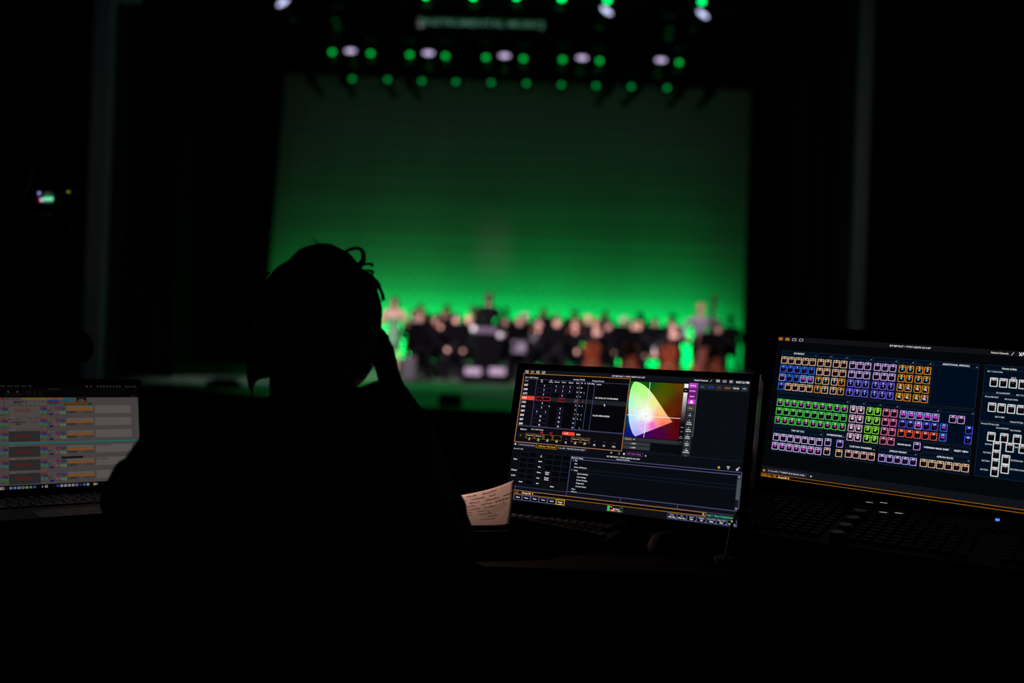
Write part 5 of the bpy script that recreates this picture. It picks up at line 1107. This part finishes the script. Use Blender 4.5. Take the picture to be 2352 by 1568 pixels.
for k, c in enumerate(dc):
    x = 437 + k * 40.2 - (8 if k > 23 else 0); u.rrect(x - 16, 1163, x + 16, 1194, c, 9, 5)
    if k in (0, 2, 4): u.rrect(x - 8, 1170, x + 8, 1186, ((120, 20, 20), 0, (10, 50, 130), 0, (10, 60, 130))[k], 7, 7)
    if k in (3, 7, 8, 14, 20, 21): u.rrect(x - 8, 1171, x + 8, 1184, (110, 120, 130) if k == 3 else tuple(min(255, v_ + 35) for v_ in c), 4, 7)
    if k == 5: u.rrect(x - 9, 1168, x + 9, 1187, (20, 70, 30), 8, 7)
    if k == 11: u.rrect(x - 6, 1168, x + 6, 1186, (70, 60, 90), 4, 7)
    if k == 19: u.rrect(x - 9, 1168, x + 9, 1187, (80, 50, 140), 4, 7)
    if k in (15, 16, 17, 18, 22): Rr(x - 10, 1177, x + 10, 1180, (70, 66, 70), 7)
    if k == 10: u.line(x - 4, 1168, x + 4, 1178, WH, 4, 7); u.line(x + 4, 1178, x - 4, 1188, WH, 4, 7)
u.rrect(874 - 40, 1176, 858, 1180, (20, 110, 40), 1, 9)
u.line(1408, 1176, 1416, 1186, (150, 175, 200), 5, 7); u.line(1416, 1186, 1428, 1168, (150, 175, 200), 5, 7)
for k in range(12): u.rrect(30 + k * 34, 1163, 58 + k * 34, 1194, dc[(k * 5) % 22], 9, 5)
u.build('screen', LM, emissive_print('laptop_print', .3), lap)

# ------------------------------------------------------------------ the operator, seated with back to the camera, right hand to the cheek
def pr(px, py, z, r0=0): return tuple(P(px, py, z))
def rp(r, z): return r * z / F
ZH = 1.55
SK = mat('operator_skin', (.16, .09, .065), .6, spec=.2); SH = mat('dark_green_shirt', (.020, .032, .030), .9, spec=.15, var=.6, scale=14); TR = mat('black_trousers', (.008, .008, .009), .9)
C3 = P(745, 715, ZH)
tilt = R(math.radians(20), 'X'); turn = R(math.radians(-18), 'Z') @ tilt
def hp(x, y, z): return tuple(C3 + (turn @ Vector((x, y, z))))
prims = [(tuple(C3), (.075, .095, .108), 0, turn), (hp(0, .035, -.07), (.056, .062, .075), 0, turn), (hp(0, .078, -.115), (.025, .02, .02), 0),
         (hp(0, .098, -.02), hp(0, .112, -.045), .011, .016, 0), (hp(-.03, .088, .005), (.018, .012, .014), 0), (hp(.03, .088, .005), (.018, .012, .014), 0), (hp(0, .085, .03), (.05, .02, .016), 0),
         (hp(0, .098, -.078), (.026, .01, .008), 0), (hp(.077, 0, -.012), (.012, .02, .032), 0), (hp(-.077, 0, -.012), (.012, .02, .032), 0),
         (pr(738, 820, 1.53), pr(718, 950, 1.46), rp(78, 1.5), rp(86, 1.46), 0),
         (pr(668, 850, 1.52), pr(674, 940, 1.48), rp(50, 1.5), rp(56, 1.48), 0),
         (pr(700, 965, 1.45), pr(440, 1040, 1.44), rp(58, 1.45), rp(78, 1.45), 1), (pr(745, 965, 1.45), pr(915, 1025, 1.47), rp(58, 1.45), rp(72, 1.47), 1), (pr(655, 935, 1.46), pr(570, 985, 1.45), rp(34, 1.45), rp(52, 1.45), 1),
         (pr(675, 1165, 1.45), (.225, .13, .155), 1), (pr(680, 1035, 1.46), (.15, .09, .075), 1), (pr(680, 1360, 1.40), (.19, .13, .20), 1), (pr(685, 1560, 1.36), (.19, .15, .15), 1),
         (pr(808, 936, 1.48), pr(876, 911, 1.53), rp(38, 1.48), rp(40, 1.53), 1), (pr(898, 890, 1.57), pr(905, 930, 1.57), rp(33, 1.57), rp(38, 1.57), 1),
         # left arm, elbow out on the desk, hand by the laptop
         (pr(420, 1050, 1.45), pr(322, 1215, 1.52), rp(88, 1.45), rp(86, 1.52), 1), (pr(322, 1215, 1.52), pr(262, 1262, 1.56), rp(80, 1.52), rp(62, 1.56), 1), (pr(300, 1090, 1.50), pr(275, 1150, 1.52), rp(42, 1.5), rp(46, 1.5), 1), (pr(432, 1008, 1.46), pr(350, 1122, 1.48), rp(92, 1.46), rp(92, 1.48), 1),
         # right arm: upper arm forward to the desk, forearm up to the cheek
         (pr(930, 1030, 1.47), pr(1000, 1250, 1.60), rp(72, 1.47), rp(74, 1.6), 1), (pr(1000, 1250, 1.60), pr(1040, 1258, 1.66), rp(66, 1.6), rp(58, 1.66), 1),
         (pr(1036, 1245, 1.66), pr(945, 985, 1.61), rp(60, 1.65), rp(50, 1.6), 1), (pr(990, 1110, 1.63), pr(1030, 1170, 1.64), rp(46, 1.63), rp(44, 1.64), 1), (pr(945, 985, 1.61), pr(902, 895, 1.59), rp(48, 1.6), rp(31, 1.59), 1),
         (pr(900, 890, 1.59), pr(888, 845, 1.58), rp(29, 1.59), rp(27, 1.58), 0), (pr(888, 845, 1.58), pr(880, 808, 1.575), rp(27, 1.58), rp(28, 1.575), 0), (pr(893, 838, 1.58), pr(889, 800, 1.58), rp(20, 1.58), rp(16, 1.58), 0)]
fr_ = rp(9.5, 1.58)
for (a, b_, c) in (((893, 800), (886, 772), (868, 752)), ((883, 795), (870, 768), (852, 748)), ((872, 798), (858, 776), (840, 758)), ((864, 806), (850, 790), (836, 776))):
    prims += [(pr(*a, 1.585), pr(*b_, 1.60), fr_ * 1.15, fr_, 0), (pr(*b_, 1.60), pr(*c, 1.605), fr_, fr_ * .8, 0)]
prims += [(pr(878, 836, 1.57), pr(862, 812, 1.60), fr_ * 1.3, fr_ * 1.1, 0), (pr(862, 812, 1.60), pr(848, 800, 1.62), fr_ * 1.1, fr_ * .85, 0)]
# left hand flat on the desk beyond the forearm
lh = P(262, 1262, 1.56); lw = Vector((-.62, 1.60, DESKZ + .035)); lf = Vector((-.66, 1.68, DESKZ + .022))
prims += [(tuple(lh), tuple(lw), rp(50, 1.56), .028, 1), (tuple(lw), tuple(lf), .027, .026, 0), (tuple(lf), tuple(lf + Vector((-.01, .05, -.003))), .026, .024, 0)]
for k in range(4):
    a = lf + Vector((-.028 + .019 * k, .055, -.002)); L_ = (.055, .068, .072, .06)[k]; m_ = a + Vector((-.012 + .006 * k, L_ * .55, .006)); e_ = m_ + Vector((-.006 + .004 * k, L_ * .5, -.013))
    prims += [(tuple(a), tuple(m_), .0095, .0085, 0), (tuple(m_), tuple(e_), .0085, .007, 0)]
prims += [(tuple(lf + Vector((.02, -.01, 0))), tuple(lf + Vector((.048, .03, -.004))), .012, .010, 0), (tuple(lf + Vector((.048, .03, -.004))), tuple(lf + Vector((.052, .058, -.01))), .010, .0085, 0)]
# seat, thighs, shins and shoes under the desk
hipL, hipR = Vector((-.44, 1.36, .58)), Vector((-.22, 1.36, .58)); kL, kR = Vector((-.52, 1.80, .56)), Vector((-.12, 1.82, .56)); fL, fR = Vector((-.52, 1.80, .10)), Vector((-.12, 1.84, .10))
prims += [((-.33, 1.36, .62), (.19, .15, .14), 2), (tuple(hipL), tuple(kL), .095, .066, 2), (tuple(hipR), tuple(kR), .095, .066, 2), (tuple(kL), tuple(fL), .062, .045, 2), (tuple(kR), tuple(fR), .062, .045, 2),
          (tuple(fL - Vector((0, .02, .055))), tuple(fL + Vector((0, .17, -.06))), .045, .038, 2), (tuple(fR - Vector((0, .02, .055))), tuple(fR + Vector((0, .17, -.06))), .045, .038, 2), (pr(682, 1560, 1.36), (-.33, 1.36, .64), .16, .16, 1)]
op = empty('person', (-.33, 1.4, 0), 'seated person seen from behind in silhouette, headset on, right hand at the cheek', 'person')
link_mesh('body', fuse('operator', prims, .0055, [SK, SH, TR], smooth=4), op)
HR = mat('operator_dark_hair', (.010, .007, .006), .7, spec=.2)
hair_pr = [(pr(742, 716, ZH), (rp(136, ZH), .105, rp(133, ZH)), 0), (pr(700, 722, ZH), (rp(108, ZH), .10, rp(134, ZH)), 0), (pr(775, 735, 1.54), (rp(103, ZH), .09, rp(128, ZH)), 0), (pr(735, 800, 1.52), (rp(112, ZH), .07, rp(70, ZH)), 0),
           (pr(640, 770, 1.53), pr(606, 843, 1.53), rp(48, ZH), rp(27, ZH), 0), (pr(602, 770, 1.53), pr(585, 845, 1.53), rp(22, ZH), rp(20, ZH), 0), (pr(577, 850, 1.53), pr(577, 880, 1.53), rp(14, ZH), rp(11, ZH), 0), (pr(577, 880, 1.53), pr(582, 914, 1.53), rp(11, ZH), rp(4, ZH), 0),
           (pr(800, 830, 1.53), pr(842, 848, 1.55), rp(24, ZH), rp(13, ZH), 0), (pr(790, 800, 1.53), pr(820, 850, 1.53), rp(40, ZH), rp(22, ZH), 0)]
hh_ = link_mesh('hair', fuse('operator_hair', hair_pr, .006, [HR], smooth=3), op)
rnd = random.Random(4)
def lock(pts, r0, r1, k=3, sp=3, z=1.53):
    for m in range(k):
        ox, oy = rnd.uniform(-sp, sp), rnd.uniform(-sp, sp); n = len(pts)
        b.tube([P(x + ox * (i / (n - 1)) * 1.4, y + oy * (i / (n - 1)) * 1.4, z + .004 * m) for i, (x, y) in enumerate(pts)], [rp(r0 + (r1 - r0) * i / (n - 1), z) for i in range(n)], 6)
def bez(p, n=14):
    q = []
    for i in range(len(p) - 1):
        p0, p1, p2, p3 = p[max(i - 1, 0)], p[i], p[i + 1], p[min(i + 2, len(p) - 1)]
        for k in range(6):
            t = k / 6; q.append(tuple(.5 * (2 * p1[a] + (p2[a] - p0[a]) * t + (2 * p0[a] - 5 * p1[a] + 4 * p2[a] - p3[a]) * t * t + (3 * p1[a] - p0[a] - 3 * p2[a] + p3[a]) * t ** 3) for a in (0, 1)))
    return q + [p[-1]]
b = MB()
lock(bez([(770, 592), (785, 584), (800, 574), (821, 570), (833, 578), (835, 593), (829, 606), (819, 614)]), 2.2, 3.4, 6, 4)
lock(bez([(775, 590), (792, 586), (806, 590), (812, 602), (806, 612)]), 1.4, .9, 2, 3)
lock(bez([(822, 612), (835, 607), (850, 606), (856, 610)]), 2, 3, 3, 2); lock(bez([(822, 622), (838, 621), (850, 622), (857, 627)]), 2, 3, 3, 2)
lock(bez([(765, 586), (757, 582), (742, 568), (728, 558), (718, 549)]), 1.3, .5, 3, 4); lock(bez([(772, 588), (752, 574), (738, 572)]), 1.6, .6, 3, 4)
lock(bez([(835, 625), (852, 636), (864, 648), (872, 664)]), 3, 2, 5, 4); lock(bez([(850, 640), (868, 655), (877, 676), (880, 692)]), 3, 2, 4, 3)
lock(bez([(618, 625), (608, 632), (606, 640)]), 4, 2, 3, 2); lock(bez([(596, 672), (589, 686), (588, 700), (590, 712)]), 2.5, 1.5, 3, 2)
for k in range(26):
    a = rnd.uniform(.2, 2.9); x0, y0 = 735 + 136 * math.cos(a), 716 - 130 * math.sin(a); lock(bez([(x0 - 6 * math.cos(a), y0 + 6 * math.sin(a)), (x0 + rnd.uniform(-6, 6), y0 + rnd.uniform(-4, 2)), (x0 + rnd.uniform(-12, 12), y0 + rnd.uniform(-5, 6))]), .8, .3, 1, 1)
b.build('loose_curls', HR, hh_)
# headset
hs = empty('headset', P(735, 720, ZH), 'black communication headset worn on the head of the seated operator', 'headset')
ang = np.linspace(0, math.pi, 22); eL, eR = P(592, 722, 1.55), P(870, 728, 1.55); mid = (eL + eR) / 2; ax = (eR - eL) / 2
b = MB(); b.tube([mid + ax * math.cos(a) + Vector((0, .02, .0905)) * math.sin(a) for a in ang], .0055, 8); b.build('headband', BLK, hs)
for e, sg in ((eL, -1), (eR, 1)):
    dirx = ax.normalized() * sg; M_ = frame(e - dirx * .012, Vector((0, 1, 0)), dirx)
    b = MB(); b.lathe([(.030, -.012), (.036, -.004), (.034, .006), (.022, .013)], M_, 20); b.build('ear_cup', BLK, hs)
    b = MB(); b.lathe([(.032, -.022), (.037, -.016), (.034, -.010)], M_, 20); b.build('ear_cushion', mat('cushion_foam', (.01, .01, .01), .95), hs)
b = MB(); b.tube([eL, P(588, 780, 1.60), P(640, 838, 1.66)], .003, 6); b.ball(P(642, 840, 1.66), .008); b.build('microphone_boom', BLK, hs)
# office chair
oc = empty('office_chair', (-.33, 1.33, 0), 'black office chair under the seated operator', 'chair'); CHM = mat('chair_fabric', (.007, .007, .008), .95)
b = MB(); b.box((-.33, 1.38, .455), (.50, .48, .07), bev=.03); b.build('seat', CHM, oc)
b = MB(); b.box((-.33, 1.19, .72), (.42, .05, .30), bev=.025); b.build('backrest', CHM, oc)
b = MB(); b.tube([(-.33, 1.25, .42), (-.33, 1.16, .46), (-.33, 1.15, .68)], .018, 8); b.build('back_bar', BLKM, oc)
b = MB(); b.tube([(-.33, 1.38, .08), (-.33, 1.38, .42)], .028, 12); b.build('gas_column', BLKM, oc)
for k in range(5):
    a = k * 2 * math.pi / 5 + .3; e_ = Vector((-.33 + .28 * math.cos(a), 1.38 + .28 * math.sin(a), .065))
    b = MB(); b.tube([(-.33, 1.38, .10), e_], [.022, .014], 8); leg_ = b.build('leg', BLKM, oc)
    b = MB(); b.lathe([(.024, -.012), (.028, 0), (.024, .012)], T(e_.x, e_.y, .028) @ R(math.pi / 2, 'X'), 12); b.build('caster', BLK, leg_)

# ------------------------------------------------------------------ figure with a small camera at far left
ZP = 3.15
def q3(px, py, z=ZP): return tuple(P(px, py, z))
fz = lambda px, z_, y_=ZP: (P(px, 900, y_).x, y_, z_)
prims = [(q3(4, 400), (.078, .095, .112), 0), (q3(4, 432, ZP + .04), (.05, .05, .06), 0), (q3(4, 410, ZP + .105), (.014, .018, .02), 0), (q3(22, 475), q3(6, 430), .056, .054, 0), (q3(60, 405), (.012, .02, .03), 0),
         (q3(28, 560), (.18, .12, .09), 1), (q3(32, 640), (.19, .13, .17), 1), (q3(34, 760), (.17, .13, .20), 1), (fz(34, .95), (.18, .13, .15), 2), (q3(20, 530), q3(112, 572), .055, .066, 1), (q3(16, 530), q3(-60, 565), .055, .066, 1),
         (q3(118, 575), q3(150, 690, ZP + .02), .066, .050, 1), (q3(150, 690, ZP + .02), q3(122, 580, ZP + .26), .048, .034, 1), (q3(122, 580, ZP + .26), q3(110, 505, ZP + .34), .03, .026, 0),
         (q3(-62, 548), q3(-70, 700, ZP + .04), .066, .05, 1), (q3(-70, 700, ZP + .04), q3(40, 590, ZP + .30), .048, .03, 1), (q3(40, 590, ZP + .30), q3(84, 506, ZP + .35), .03, .026, 0),
         (q3(150, 770), q3(178, 800), .05, .05, 1), (q3(60, 800), q3(170, 792), .12, .055, 1),
         (fz(0, .9), fz(0, .5), .095, .06, 2), (fz(70, .9), fz(70, .5), .095, .06, 2), (fz(0, .5), fz(0, .09), .058, .04, 2), (fz(70, .5), fz(70, .09), .058, .04, 2), (fz(0, .045), fz(0, .045, ZP + .17), .042, .036, 2), (fz(70, .045), fz(70, .045, ZP + .17), .042, .036, 2)]
for k in range(4): prims.append((q3(104 + 5 * k, 498, ZP + .35), q3(100 + 6 * k, 482, ZP + .385), .009, .008, 0)); prims.append((q3(78 + 4 * k, 500, ZP + .35), q3(84 + 4 * k, 484, ZP + .39), .009, .008, 0))
fg = empty('person', fz(35, 0), 'dark standing figure at far left holding up a small camera', 'person')
link_mesh('body', fuse('camera_person', prims, .012, [mat('dim_skin', (.12, .07, .05), .7), mat('black_jacket', (.005, .006, .006), .95, spec=.05), TR], smooth=3), fg)
b = MB(); b.ball(P(4, 390, ZP - .012), (.088, .098, .105)); b.build('hair', HR, fg, smooth=True)
cmz = ZP + .36; ca = P(103, 452, cmz); cmr = empty('video_camera', ca - Vector((0, 0, .035)), 'small camera at far left with a glowing screen showing the green stage', 'camera')
CMM = T(ca) @ R(-.05, 'Y')
b = MB(); b.box((0, .028, 0), (.075, .04, .062), bev=.006); b.build('camera_body', BLK, cmr, CMM); b = MB(); b.lathe([(.022, .0), (.024, .04), (.02, .045)], CMM @ T(0, .045, 0) @ R(-math.pi / 2, 'X'), 18); b.build('lens', BLK, cmr)
v = UI(.056, .042, 56, 42)
v.rect(0, 0, 56, 42, (5, 8, 10), 1)
for j in range(8): v.rect(20, 2 + j * 2.3, 54, 4.4 + j * 2.3, (5 + 3 * j, 30 + 8 * j, 30 + 5 * j), 2)
for j in range(8): v.rect(20, 20 + j * 1.6, 54, 21.7 + j * 1.6, (60 + 14 * j, 240, 140 + 9 * j), 2)
v.rect(20, 33, 54, 38, (70, 95, 95), 2); v.rect(20, 38, 54, 41, (0, 95, 45), 2); v.rrect(32, 3, 38, 9, (140, 20, 25), 2, 3)
v.rrect(1, 2, 9, 10, (190, 180, 250), 2, 3); v.rrect(2, 13, 8, 19, (90, 80, 150), 2, 3); v.rrect(2, 22, 8, 27, (60, 55, 85), 2, 3); v.rect(2, 31, 8, 39, (150, 15, 25), 3); v.rrect(9, 25, 18, 36, (245, 225, 255), 3, 4)
v.build('display', CMM @ T(-.028, .0065, .021) @ R(math.pi / 2, 'X'), emissive_print('camera_display_print'), cmr)
b = MB(); b.ball(P(157, 441, 3.2), .0045, None, 8)
cg = empty('charging_light', P(157, 441, 3.2), 'tiny yellow green light to the right of the glowing camera screen', 'light'); b.build('lamp', mat('yellow_green_led', (.2, .3, .05), .4, emit=(.35, .5, .0), estr=.5, var=0), cg)
b = MB(); b.tube([P(157, 443, 3.2), P(157, 560, 3.2), Vector((P(157, 560, 3.2).x, 3.2, 0))], .005, 6); b.build('pole', BLKM, cg)
b = MB(); b.lathe([(.09, 0), (.09, .012), (.01, .02)], T(P(157, 560, 3.2).x, 3.2, 0), 16); b.build('foot', BLKM, cg)
